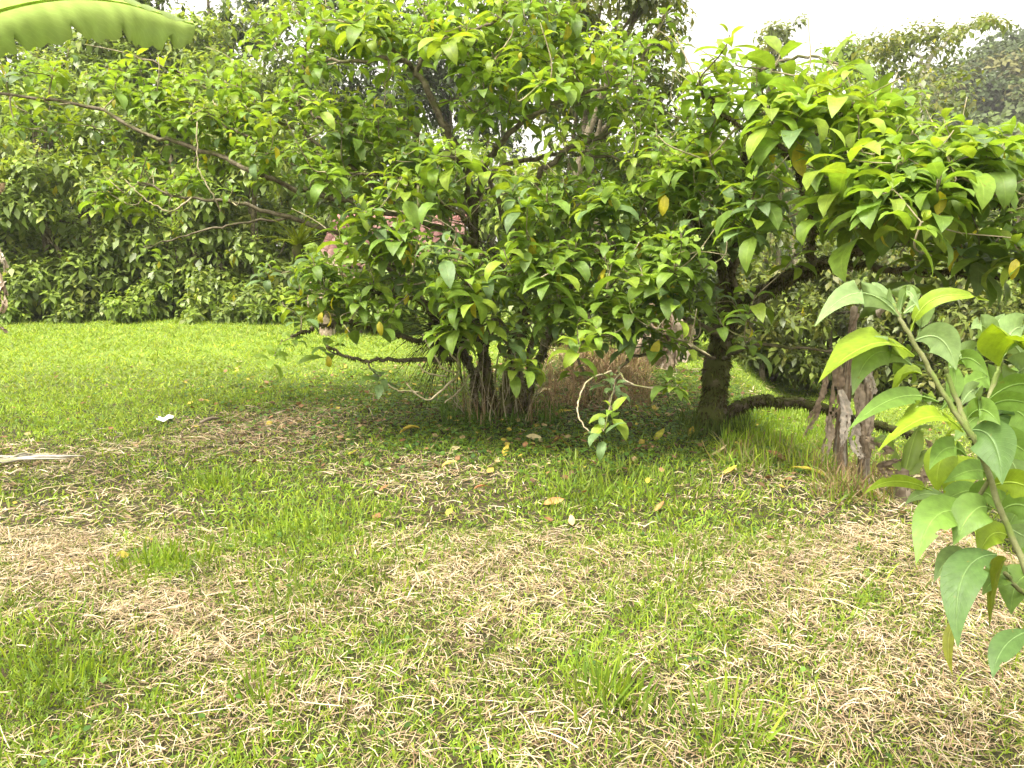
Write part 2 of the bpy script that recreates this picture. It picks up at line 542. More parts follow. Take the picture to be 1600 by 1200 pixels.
def rosettes(tips, axes, scale, nleaf, palette, weights, ntemp, yellow=0.02, spread=1.0, updraft=0.25):
    """rosettes of leaves at shoot tips -> instance dict"""
    pal = np.array(palette)
    m = len(tips)
    cnt = R.integers(nleaf[0], nleaf[1] + 1, m)
    rep = np.repeat(np.arange(m), cnt)
    k = np.concatenate([np.arange(c) for c in cnt])
    N = len(rep)
    f = k / np.maximum(1, cnt[rep] - 1)                    # 0 lowest, 1 youngest
    ax = axes / (np.linalg.norm(axes, axis=1, keepdims=True) + 1e-9)
    B = basis_v(ax, np.tile([0.3, 0.9, 0.1], (m, 1)))
    a = R.uniform(0, 6.28, m)[rep] + k * 2.39996 + R.normal(0, 0.2, N)
    el = -0.42 + 1.15 * f ** 1.7 + R.normal(0, 0.15, N)
    s0 = (np.full(m, scale) if np.isscalar(scale) else np.asarray(scale)) * R.uniform(0.78, 1.22, m)
    axr = ax[rep]
    d = (np.cos(el) * spread)[:, None] * (B[rep, :, 0] * np.cos(a)[:, None] + B[rep, :, 2] * np.sin(a)[:, None]) + (np.sin(el) + updraft)[:, None] * axr
    d /= np.linalg.norm(d, axis=1, keepdims=True) + 1e-9
    s = s0[rep] * (1.05 - 0.6 * f ** 2) * R.uniform(0.85, 1.15, N)
    pos = tips[rep] - axr * ((1 - f) * s0[rep] * 0.5)[:, None] + d * 0.02
    up = np.array([0, 0, 0.75]) + axr * 0.5 + R.normal(0, 0.22, (N, 3))
    tone = R.choice(len(pal), m, p=weights)
    c = pal[tone][rep] * R.uniform(0.8, 1.22, (N, 1)) * (1 + np.array([0.16, 0.10, 0.10]) * f[:, None])
    yl = (R.random(N) < yellow) & (f < 0.5)
    c[yl] = np.array([0.48, 0.43, 0.03]) * R.uniform(0.8, 1.1, (int(yl.sum()), 1))
    d[yl] = d[yl] * 0.4 + np.array([0, 0, -0.8])
    s = np.where(yl, s * 0.62, s)
    return dict(t=R.integers(0, ntemp, N), M=basis_v(d, up) * s[:, None, None], p=pos, c=c)


def cat_inst(*ins):
    return {k: np.concatenate([i[k] for i in ins]) for k in ('t', 'M', 'p', 'c')}


def sub(inst, idx):
    return {k: v[idx] for k, v in inst.items()}


# ------------------------------------------------------------------ the two mossy trees
PAL_TREE = [(0.172, 0.272, 0.034), (0.142, 0.235, 0.038), (0.130, 0.205, 0.075), (0.225, 0.315, 0.034)]
W_TREE = [0.36, 0.30, 0.16, 0.18]


def limb_pts(l):
    return np.array([P(*q) for q in l])


def build_tree(name, base, label, limbs, trunks, clouds, tips_fixed, leaf_scale_fn, windows=(), shown=(), dens=1.85, group=None):
    root = thing(name, base, label, 'tree', group)
    sk_p, sk_r, sk_d = [], [], []
    paths = []
    for i, (pts, r0, r1) in enumerate(trunks + limbs):
        pts = np.array(pts)
        rr = np.linspace(r0, r1, len(pts))
        pp, rad = smooth_path(pts, rr, 6, 0.012 if i >= len(trunks) else 0.008)
        istrunk = i < len(trunks)
        mb = MB()
        if istrunk:
            rad = rad * (1 + 0.10 * np.sin(np.linspace(0, 17, len(rad)) + i))
            rad[:3] *= [1.5, 1.25, 1.08]
        mb.tube(pp, rad, 10 if istrunk else 7, jit=0.10)
        obj('trunk' if istrunk else 'branch', mb.mesh(name + '_limb', M_BARK if r0 > 0.047 else M_BRANCH), root)
        paths.append((pp, rad))
        d = np.gradient(pp, axis=0); d /= np.linalg.norm(d, axis=1)[:, None]
        k0 = int(len(pp) * (0.55 if istrunk else 0.12))
        sk_p += list(pp[k0:]); sk_r += list(rad[k0:]); sk_d += list(d[k0:])
    clear = [np.array(proj(paths[len(trunks) + i][0])).T for i in shown]
    clear = np.vstack(clear) if clear else np.zeros((0, 3))
    # shoot tips
    tips = [np.array(P(*q)) for q in tips_fixed]
    tips += [np.array(l[0][-1]) for l in limbs if l[2] < 0.0155]
    for (px, py, d, rx, ry, rd, n) in clouds:
        k = 0
        n = int(n * dens)
        rx, ry = rx * 1.06, ry * 1.06
        while k < n:
            v = R.uniform(-1, 1, 3)
            if v @ v > 1: continue
            q = P(px + v[0] * rx, py + v[1] * ry, d + v[2] * rd)
            if q[2] < 0.5: continue
            k += 0.15
            qx, qy, qd = proj(q)
            if len(clear):
                near = (np.hypot(clear[:, 0] - qx, clear[:, 1] - qy) < 34) & (clear[:, 2] > qd - .25)
                if near.any() and R.random() < .85: continue
            if any(((px + v[0] * rx - wx) / wrx) ** 2 + ((py + v[1] * ry - wy) / wry) ** 2 < 1 and R.random() < wp for wx, wy, wrx, wry, wp in windows): continue
            k -= 0.15
            tips.append(q); k += 1
    tips = np.array(tips)
    sk = np.array(sk_p)
    dist = np.array([np.min(np.linalg.norm(sk - q, axis=1)) for q in tips])
    order = np.argsort(dist)
    sp, sr, sdv = list(sk_p), list(sk_r), list(sk_d)
    twigs = MB()
    pale = MB()
    axes = np.zeros_like(tips)
    arr = np.array(sp)
    for i in order:
        q = tips[i]
        dd = np.linalg.norm(arr - q, axis=1)
        # prefer nodes lying below the tip
        dd = dd + 0.35 * np.maximum(0, arr[:, 2] - q[2]) + np.where(dd < 0.12, 0.5, 0)
        j = int(np.argmin(dd))
        a = arr[j]
        L = np.linalg.norm(q - a)
        c1 = a + sdv[j] * 0.3 * L + R.normal(0, 0.06, 3) * L + np.array([0, 0, -0.08 * L])
        c2 = q + np.array([0, 0, -0.30 * L]) + R.normal(0, 0.07, 3) * L
        ts = np.linspace(0, 1, 7)[:, None]
        pp = (1 - ts) ** 3 * a + 3 * ts * (1 - ts) ** 2 * c1 + 3 * ts ** 2 * (1 - ts) * c2 + ts ** 3 * q
        r0 = min(sr[j] * 0.75, 0.006 + 0.010 * L + 0.002 * R.random())
        rad = np.linspace(r0, 0.0042, 7)
        (pale if R.random() < 0.5 else twigs).tube(pp, rad, 5)
        dv = np.gradient(pp, axis=0); dv /= np.linalg.norm(dv, axis=1)[:, None] + 1e-9
        axes[i] = dv[-1] * 0.7 + np.array([0, 0, 0.6])
        for k in (2, 3, 4, 5):
            sp.append(pp[k]); sr.append(rad[k]); sdv.append(dv[k])
        arr = np.array(sp)
    # bare dead twigs
    for _ in range(110):
        j = int(R.integers(len(sk_p), len(arr)))
        a = arr[j]
        L = R.uniform(0.15, 0.5)
        d = sdv[j] * 0.5 + R.normal(0, 0.6, 3) + np.array([0, 0, -0.1])
        d /= np.linalg.norm(d)
        b = a + d * L
        m = (a + b) / 2 + R.normal(0, 0.07, 3)
        pp, rad = smooth_path([a, m, b + np.array([0, 0, 0.08])], [0.006, 0.005, 0.003], 4)
        pale.tube(pp, rad, 4)
    tag(obj('twigs', twigs.mesh(name + '_twigs', M_BRANCH), root), kind='stuff')
    tag(obj('pale_twigs', pale.mesh(name + '_pale_twigs', M_TWIG), root), kind='stuff')
    sc = np.array([leaf_scale_fn(q) for q in tips])
    inst = rosettes(tips, axes, sc, (6, 10), PAL_TREE, W_TREE, len(TREE_T), 0.035)
    return root, inst, paths


def moss_on(root, paths, n, length, palette, zmax=9.0, name='moss'):
    """shaggy moss blades growing on and hanging from the limbs, joined into one part"""
    tot = np.array([np.sum(np.linalg.norm(np.diff(p, axis=0), axis=1)) * (r.mean() ** 0.6) for p, r in paths])
    pick = R.choice(len(paths), n, p=tot / tot.sum())
    B, D, W = [], [], []
    for k in pick:
        pp, rr = paths[k]
        i = int(R.integers(0, len(pp) - 1))
        f = R.random()
        c = pp[i] * (1 - f) + pp[i + 1] * f
        t = pp[i + 1] - pp[i]; t /= np.linalg.norm(t) + 1e-9
        v = R.normal(0, 1, 3); v -= (v @ t) * t; v /= np.linalg.norm(v) + 1e-9
        if c[2] > zmax: continue
        B.append(c + v * rr[i] * 0.93)
        d = v * 0.7 + R.normal(0, 0.5, 3) + np.array([0, 0, -0.5])
        D.append(d / np.linalg.norm(d) * length * R.uniform(0.4, 1.5) * min(1.0, .25 + rr[i] / .06))
        W.append(R.uniform(0.006, 0.014))
    B, D, W = np.array(B), np.array(D), np.array(W)
    pal = np.array(palette)
    C = pal[R.integers(0, len(pal), len(B))] * R.uniform(0.6, 1.3, (len(B), 1))
    V, F, CC = blades(B, D, W, C, droop=0.4, segs=2)
    tag(obj(name, mesh_np(name, V, F, M_MOSS, CC), root), kind='stuff')


def blades(B, D, W, C, droop=0.2, lift=None, segs=3):
    """tapered two-segment blades: base B, vector D, width W -> V, faces, col"""
    n = len(B)
    L = np.linalg.norm(D, axis=1, keepdims=True)
    side = np.cross(D, np.array([0, 0, 1.0]) + R.normal(0, 0.6, (n, 3)))
    side /= np.linalg.norm(side, axis=1, keepdims=True) + 1e-9
    side = side * (W[:, None] * 0.5)
    steps = {3: ((0.0, 1.0), (0.36, 0.95), (0.7, 0.7)), 2: ((0.0, 1.0), (0.52, 0.85)), 1: ((0.0, 1.0),)}[segs]
    rows = []
    for t, w in steps:
        c = B + D * t - np.array([0, 0, 1.0]) * L * droop * t * t + (0 if lift is None else lift * 4 * t * (1 - t))
        rows += [c - side * w, c + side * w]
    rows.append(B + D - np.array([0, 0, 1.0]) * L * droop)
    V = np.stack(rows, 1).reshape(-1, 3)
    k = len(rows)
    o = (np.arange(n) * k)[:, None]
    Q = [o + np.array([[2 * i, 2 * i + 1, 2 * i + 3, 2 * i + 2]]) for i in range(segs - 1)]
    Q = np.vstack(Q) if Q else np.zeros((0, 4), int)
    T = o + np.array([[k - 3, k - 2, k - 1]])
    return V, [Q, T], np.repeat(C, k, 0)


# tree 1: many-stemmed tree in the middle of the lawn
b1 = G(785, 652)
D1 = float(proj(b1)[2])


def on(px, py, d):
    return P(px, py, d)


t1_trunks = [
    ([b1 + [0.02, 0, -0.08], P(795, 590, D1), P(812, 520, D1 + .05), P(822, 450, D1), P(800, 380, D1 - .1)], 0.066, 0.04),
    ([b1 + [-0.10, 0.05, -0.08], P(762, 590, D1), P(748, 520, D1 + .1), P(742, 430, D1), P(742, 330, D1 - .1)], 0.052, 0.036),
    ([b1 + [0.16, 0.1, -0.08], P(838, 570, D1 + .2), P(868, 500, D1 + .3), P(900, 430, D1 + .3), P(960, 380, D1 + .3)], 0.044, 0.032),
    ([b1 + [-0.18, 0.0, -0.08], P(740, 610, D1 - .1), P(752, 560, D1 - .05), P(772, 500, D1 - .1), P(770, 430, D1 - .1)], 0.032, 0.02),
    ([b1 + [0.10, -0.06, -0.08], P(818, 610, D1 - .1), P(800, 555, D1 - .1), P(775, 490, D1 - .15), P(720, 430, D1 - .2)], 0.036, 0.02),
    ([b1 + [0.26, 0.02, -0.08], P(826, 600, D1 + .05), P(830, 540, D1), P(850, 470, D1), P(880, 400, D1)], 0.03, 0.018),
    ([b1 + [-0.05, 0.25, -0.08], P(755, 610, D1 + .3), P(715, 540, D1 + .4), P(660, 470, D1 + .3), P(600, 400, D1 + .1)], 0.046, 0.03),
]
t1_limbs = [
    # long limb reaching far to the left
    (limb_pts([(742, 380, D1 - .1), (640, 340, 6.9), (530, 312, 6.8), (430, 282, 6.7), (330, 243, 6.7), (230, 207, 6.7), (130, 165, 6.7), (0, 145, 6.7), (-90, 120, 6.7)]), 0.032, 0.010),
    (limb_pts([(660, 470, D1 + .3), (560, 380, 6.9), (450, 340, 6.7), (370, 318, 6.6), (290, 310, 6.5), (215, 285, 6.5)]), 0.028, 0.009),
    (limb_pts([(640, 340, 6.9), (520, 240, 6.9), (400, 170, 6.9), (300, 120, 6.9), (210, 85, 6.9)]), 0.02, 0.007),
    (limb_pts([(530, 312, 6.8), (420, 230, 6.7), (340, 190, 6.7), (270, 150, 6.7)]), 0.014, 0.006),
    (limb_pts([(450, 340, 6.7), (360, 350, 6.5), (280, 370, 6.4), (225, 385, 6.3)]), 0.012, 0.005),
    (limb_pts([(742, 330, D1 - .1), (720, 250, 6.8), (690, 190, 6.6), (655, 120, 6.5), (630, 95, 6.4), (560, 95, 6.3), (500, 95, 6.3)]), 0.04, 0.012),
    (limb_pts([(650, 112, 6.5), (690, 60, 6.4), (760, 40, 6.3), (800, 0, 6.3)]), 0.022, 0.010),
    (limb_pts([(630, 95, 6.4), (590, 40, 6.4), (560, -20, 6.4)]), 0.02, 0.010),
    (limb_pts([(742, 330, D1 - .1), (765, 250, 6.6), (810, 195, 6.4), (870, 160, 6.3), (950, 135, 6.2)]), 0.034, 0.012),
    (limb_pts([(800, 380, D1 - .1), (860, 250, 6.7), (960, 200, 6.7), (1000, 100, 6.7), (1040, 20, 6.8)]), 0.03, 0.010),
    (limb_pts([(800, 380, D1 - .1), (770, 270, 7.1), (850, 245, 6.9), (930, 240, 6.7), (1010, 262, 6.6)]), 0.028, 0.010),
    (limb_pts([(742, 360, D1 - .1), (700, 320, 6.6), (620, 280, 6.4), (540, 270, 6.3)]), 0.028, 0.010),
    (limb_pts([(600, 400, D1 + .1), (520, 300, 7.2), (470, 180, 7.1), (480, 60, 7.0)]), 0.026, 0.010),
    (limb_pts([(720, 250, 6.8), (620, 200, 6.8), (520, 190, 6.6), (440, 150, 6.6)]), 0.026, 0.009),
    (limb_pts([(822, 450, D1), (860, 420, 6.6), (930, 400, 6.3), (1010, 370, 6.0)]), 0.03, 0.010),
    (limb_pts([(822, 470, D1), (800, 430, 6.4), (760, 400, 6.0), (740, 410, 5.7)]), 0.022, 0.009),
    (limb_pts([(748, 520, D1 + .1), (690, 480, 6.7), (600, 460, 6.3), (540, 440, 6.1)]), 0.022, 0.009),
    # low limb sweeping out to the left above the lawn
    (limb_pts([(735, 560, D1 + .1), (690, 562, 6.9), (620, 562, 6.6), (560, 562, 6.4), (510, 540, 6.2)]), 0.024, 0.009),
    (limb_pts([(715, 540, D1 + .3), (640, 530, 6.8), (560, 505, 6.5), (500, 512, 6.2), (455, 525, 6.0)]), 0.026, 0.010),
    (limb_pts([(820, 540, D1), (790, 560, 6.6), (780, 530, 6.2), (800, 515, 5.9)]), 0.016, 0.008),
    (limb_pts([(868, 500, D1 + .3), (900, 560, 6.4), (930, 600, 5.9), (955, 590, 5.6)]), 0.014, 0.007),
    (limb_pts([(900, 430, D1 + .3), (960, 450, 6.4), (930, 480, 5.9), (905, 500, 5.6)]), 0.018, 0.008),
]
t1_clouds = [
    (620, 130, 6.6, 190, 100, 1.0, 50), (700, 25, 6.4, 230, 55, .9, 58), (860, 120, 6.4, 150, 95, .9, 48),
    (450, 190, 6.7, 130, 100, .8, 26), (560, 285, 6.5, 180, 90, .9, 48), (800, 280, 6.3, 200, 90, 1.0, 60),
    (990, 260, 6.4, 140, 110, 1., 42), (330, 250, 6.7, 140, 80, .6, 26), (190, 185, 6.8, 120, 55, .5, 16), (350, 150, 6.9, 130, 70, .5, 20), (240, 300, 6.6, 110, 40, .4, 10), (170, 110, 6.9, 110, 40, .4, 8), (470, 440, 6.3, 70, 50, .4, 9), (1010, 500, 5.9, 70, 40, .4, 6), (700, 500, 6.0, 60, 40, .3, 4),
    (50, 140, 6.8, 90, 60, .5, 10), (740, 390, 6.2, 190, 70, .9, 40), (560, 420, 6.3, 110, 55, .6, 20),
    (960, 420, 6.0, 140, 70, .8, 26), (480, 60, 6.8, 90, 80, .6, 14), (1000, 60, 6.8, 60, 50, .6, 5), (940, 170, 6.7, 110, 90, .8, 16), (760, 480, 5.9, 130, 50, .35, 9), (640, 470, 6.1, 90, 40, .35, 6), (930, 490, 5.8, 90, 40, .4, 6), (600, 355, 6.0, 110, 45, .4, 30), (850, 560, 5.9, 60, 30, .3, 3),
]
t1_fix = [(440, 530, 5.9), (470, 490, 6.0), (510, 470, 6.1), (545, 500, 6.1), (430, 555, 5.8), (595, 585, 6.3),
          (735, 430, 5.5), (745, 455, 5.5), (805, 515, 5.8), (830, 505, 5.9), (905, 535, 5.5), (870, 450, 5.7), (960, 600, 5.4),
          (940, 670, 5.2), (1050, 590, 5.6), (690, 440, 5.8), (640, 450, 6.0), (590, 440, 6.1), (820, 470, 6.0)]


def t1_scale(q):
    x, y, d = proj(q)
    return 0.148 if x < 480 else (0.16 if y > 570 else (0.215 if d < 5.75 else 0.178))


tree1, inst1, paths1 = build_tree('mossy_tree', b1, 'many-stemmed mossy tree with drooping leaf rosettes in the middle of the lawn',
                                  t1_limbs, t1_trunks, t1_clouds, t1_fix, t1_scale,
                                  [(480, 375, 45, 35, .7), (700, 150, 42, 75, .75), (460, 110, 60, 50, .7), (900, 190, 70, 40, .5), (765, 240, 40, 60, .6), (560, 110, 50, 30, .6), (880, 350, 60, 40, .5), (400, 300, 70, 30, .6)], (0, 1, 5, 8, 10))

# tree 2: leaning tree with the low horizontal limb
b2 = G(1112, 668)
D2 = float(proj(b2)[2])
t2_trunks = [([b2 + [0.0, 0, -0.1], P(1116, 620, D2), P(1120, 570, D2), P(1128, 520, D2), P(1140, 470, D2 - .1)], 0.135, 0.08)]
t2_limbs = [
    (limb_pts([(1130, 650, D2), (1165, 632, D2 - .05), (1205, 625, D2 - .1), (1265, 632, D2 - .15), (1340, 655, D2 - .2), (1440, 682, D2 - .2)]), 0.055, 0.03),
    (limb_pts([(1135, 490, D2), (1190, 450, D2 - .4), (1250, 420, 6.0), (1330, 395, 5.5), (1430, 345, 5.0), (1540, 320, 4.7), (1680, 300, 4.6)]), 0.046, 0.013),
    (limb_pts([(1128, 520, D2), (1220, 450, 6.3), (1300, 415, 5.8), (1420, 420, 5.3), (1560, 430, 5.0), (1680, 420, 4.9)]), 0.036, 0.012),
    (limb_pts([(1265, 415, 5.9), (1270, 360, 5.7), (1258, 300, 5.5), (1240, 250, 5.3), (1200, 222, 5.2), (1130, 180, 5.2), (1090, 130, 5.2)]), 0.032, 0.009),
    (limb_pts([(1258, 300, 5.5), (1250, 250, 5.4), (1255, 220, 5.1), (1290, 200, 4.9), (1330, 160, 4.8)]), 0.022, 0.009),
    (limb_pts([(1262, 310, 5.5), (1300, 290, 5.2), (1360, 260, 4.8), (1400, 220, 4.7)]), 0.022, 0.009),
    (limb_pts([(1330, 395, 5.5), (1400, 360, 5.0), (1440, 340, 4.7), (1490, 260, 4.5), (1560, 220, 4.4)]), 0.028, 0.010),
    (limb_pts([(1140, 470, D2 - .1), (1120, 400, 6.6), (1080, 340, 6.5), (1040, 300, 6.5)]), 0.05, 0.014),
    (limb_pts([(1140, 470, D2 - .1), (1150, 380, 6.6), (1160, 280, 6.2), (1180, 180, 5.9), (1190, 110, 5.7)]), 0.045, 0.012),
    (limb_pts([(1128, 530, D2), (1060, 490, 6.6), (1010, 470, 6.3), (960, 465, 6.1)]), 0.03, 0.010),
    (limb_pts([(1120, 560, D2 - .05), (1060, 540, 6.3), (990, 560, 5.9), (960, 590, 5.6), (955, 640, 5.3)]), 0.016, 0.007),
    (limb_pts([(1130, 560, D2 - .1), (1180, 540, 6.2), (1290, 548, 5.9), (1420, 555, 5.6)]), 0.016, 0.008),
    (limb_pts([(1190, 110, 5.7), (1250, 90, 5.4), (1310, 100, 5.2)]), 0.014, 0.008),
    (limb_pts([(1190, 450, D2 - .4), (1180, 500, 6.0), (1170, 530, 5.6)]), 0.014, 0.008),
]
t2_clouds = [
    (1120, 260, 6.0, 120, 110, .8, 40), (1300, 180, 5.0, 110, 45, .6, 15), (1350, 265, 4.8, 180, 70, .7, 28),
    (1500, 235, 4.6, 120, 60, .6, 16), (1490, 320, 4.5, 160, 80, .7, 16), (1250, 330, 5.5, 150, 80, .8, 20),
    (1110, 380, 5.9, 120, 70, .8, 22), (1090, 460, 5.7, 110, 40, .6, 10), (1590, 350, 4.6, 90, 90, .6, 8),
    (1150, 150, 5.6, 90, 70, .6, 14), (1400, 390, 5.2, 160, 40, .5, 10), (1700, 300, 4.6, 80, 120, .5, 10),
]
t2_fix = [(1140, 55, 4.9), (1222, 78, 4.9), (1292, 92, 4.9), (1190, 130, 5.0), (1090, 130, 5.2), (1315, 130, 4.5), (1200, 165, 4.6), (1400, 215, 4.4),
          (1490, 250, 4.2), (1470, 320, 4.1), (1240, 185, 4.6), (1340, 180, 4.5), (1180, 460, 5.2), (1170, 490, 5.3), (1060, 480, 5.4), (1010, 500, 5.4),
          (1080, 530, 5.5), (1060, 600, 5.6), (930, 510, 5.2), (985, 470, 5.5)]


def t2_scale(q):
    x, y, d = proj(q)
    return float(np.interp(x, [1000, 1150, 1300, 1500], [0.165, 0.19, 0.225, 0.25])) * (1.25 if d < 5.05 and x < 1330 else 1)


tree2, inst2, paths2 = build_tree('mossy_tree', b2, 'mossy tree with thick trunk and a low horizontal limb by the lawn edge',
                                  t2_limbs, t2_trunks, t2_clouds, t2_fix, t2_scale,
                                  [(1260, 400, 140, 55, .92), (1240, 300, 48, 70, .8), (1440, 420, 140, 40, .8), (1130, 440, 60, 50, .5), (1150, 200, 45, 35, .6)], (1, 3, 4, 7), 1.8)

for pts, r0, r1 in [
    ([(734, 529, 6.6), (717, 549, 6.4), (715, 583, 6.3), (697, 603, 6.2), (667, 625, 6.1), (636, 600, 6.0)], .014, .006),
    ([(660, 522, 6.2), (672, 545, 6.2), (694, 576, 6.25), (715, 583, 6.3)], .006, .009), ([(680, 522, 6.3), (697, 543, 6.3), (716, 566, 6.35)], .006, .008),
    ([(653, 569, 6.1), (668, 583, 6.15), (698, 588, 6.25)], .005, .007), ([(606, 600, 6.0), (622, 610, 6.05), (655, 612, 6.1)], .005, .008),
    ([(735, 585, 6.5), (715, 612, 6.3), (695, 630, 6.2)], .008, .005), ([(653, 290, 6.0), (655, 340, 5.9), (652, 380, 5.85), (645, 425, 5.85)], .011, .007),
    ([(955, 580, 5.6), (920, 593, 5.5), (906, 620, 5.4), (903, 647, 5.3), (920, 674, 5.25)], .008, .005),
    ([(560, 322, 6.3), (610, 330, 6.1), (660, 335, 6.0), (700, 350, 6.0)], .007, .009), ([(620, 445, 6.1), (680, 440, 6.1), (710, 436, 6.2)], .007, .009),
    ([(300, 308, 6.4), (270, 330, 6.3), (240, 320, 6.3), (215, 300, 6.3), (195, 280, 6.3)], .008, .005), ([(345, 330, 6.5), (330, 300, 6.4), (310, 260, 6.4), (308, 190, 6.4)], .008, .005),
]:
    pp_, rad_ = smooth_path(limb_pts(pts), np.linspace(r0, r1, len(pts)), 6, .004)
    mb_ = MB(); mb_.tube(pp_, rad_, 6, jit=.12)
    obj('bare_branch', mb_.mesh('bare_branch', M_TWIG), tree1)

mb_ = MB()
for _ in range(34):
    a_ = b1 + np.array([R.normal(.02, .16), R.normal(0, .12), -.03])
    c_ = a_ + np.array([R.normal(0, .16), R.normal(-.05, .12), R.uniform(.25, .8)])
    m_ = (a_ + c_) / 2 + R.normal(0, .05, 3)
    pp_, rad_ = smooth_path([a_, m_, c_], [.007, .005, .003], 5)
    mb_.tube(pp_, rad_, 5)
tag(obj('shoots', mb_.mesh('shoots', M_TWIG), tree1), kind='stuff')

MOSS_PAL = [(0.055, 0.065, 0.016), (0.085, 0.10, 0.02), (0.07, 0.05, 0.022), (0.12, 0.135, 0.03), (0.045, 0.036, 0.018)]
moss_on(tree1, paths1[:7] * 2 + paths1[18:26], 16000, 0.034, MOSS_PAL)
moss_on(tree2, paths2[:3] + paths2[:1] + paths2[3:10], 16000, 0.034, MOSS_PAL)

# visibility ranking: which leaves show largest from the photograph's viewpoint
ZB = np.zeros((300, 400), bool)


def rank(sets):
    items = []
    for si, ins in enumerate(sets):
        cen = ins['p'] + np.einsum('nij,j->ni', ins['M'], np.array([0, 0.45, -0.12]))
        sc = np.linalg.norm(ins['M'][:, :, 1], axis=1)
        x, y, d = proj(cen)
        for k in range(len(cen)):
            if d[k] > 0.3: items.append((d[k], si, k, x[k] / 4, y[k] / 4, 0.24 * sc[k] * FPX / d[k] / 4))
    items.sort()
    score = [np.zeros(len(s['p'])) for s in sets]
    for d, si, k, x, y, r in items:
        x0, x1, y0, y1 = int(max(0, x - r)), int(min(400, x + r + 1)), int(max(0, y - r)), int(min(300, y + r + 1))
        if x1 <= x0 or y1 <= y0: continue
        sub_ = ZB[y0:y1, x0:x1]
        score[si][k] = (~sub_).sum()
        sub_[:] = True
    return score


BUCK = np.array([np.array(c) * f for c in PAL_TREE for f in (0.9, 1.2)] + [(0.48, 0.43, 0.03)])
_leaf_mesh = {}


def leaf_mesh(t, b):
    if (t, b) not in _leaf_mesh:
        T = TREE_T[t]
        _leaf_mesh[(t, b)] = mesh_np('leaf', T['V'], [T['Q']], M_LEAF, np.tile(BUCK[b], (len(T['V']), 1)), T['U'])
    return _leaf_mesh[(t, b)]


def leaf_objects(root, ins, idx):
    inv = root.matrix_world.inverted()
    for k in idx:
        b = int(np.argmin(np.abs(BUCK - ins['c'][k]).sum(1)))
        o = bpy.data.objects.new('leaf', leaf_mesh(int(ins['t'][k]), b))
        COL.objects.link(o)
        o.parent = root
        m = Matrix([[*[float(v) for v in ins['M'][k][i]], float(ins['p'][k][i])] for i in range(3)] + [[0, 0, 0, 1]])
        o.matrix_basis = inv @ m


def foliage(root, templates, ins, mat, name='foliage', smooth=True):
    V, Q, C, U = scatter(templates, ins)
    return tag(obj(name, mesh_np(name, V, [Q], mat, C, U, smooth), root), kind='stuff')


for root, ins, sc in zip((tree1, tree2), (inst1, inst2), rank([inst1, inst2])):
    best = np.argsort(-sc)[:300]
    leaf_objects(root, ins, best)
    rest = np.setdiff1d(np.arange(len(sc)), best)
    foliage(root, TREE_T, sub(ins, rest), M_LEAF)


# ------------------------------------------------------------------ background bushes and trees
PAL_HEDGE = [(0.165, 0.235, 0.042), (0.195, 0.275, 0.046), (0.135, 0.19, 0.045), (0.24, 0.29, 0.055)]
PAL_LIME = [(0.15, 0.225, 0.028), (0.19, 0.275, 0.03), (0.115, 0.18, 0.03), (0.20, 0.26, 0.05)]
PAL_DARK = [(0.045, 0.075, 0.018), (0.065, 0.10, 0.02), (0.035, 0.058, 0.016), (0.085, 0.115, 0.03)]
PAL_OLIVE = [(0.105, 0.135, 0.025), (0.13, 0.17, 0.03), (0.08, 0.11, 0.025), (0.16, 0.17, 0.035)]


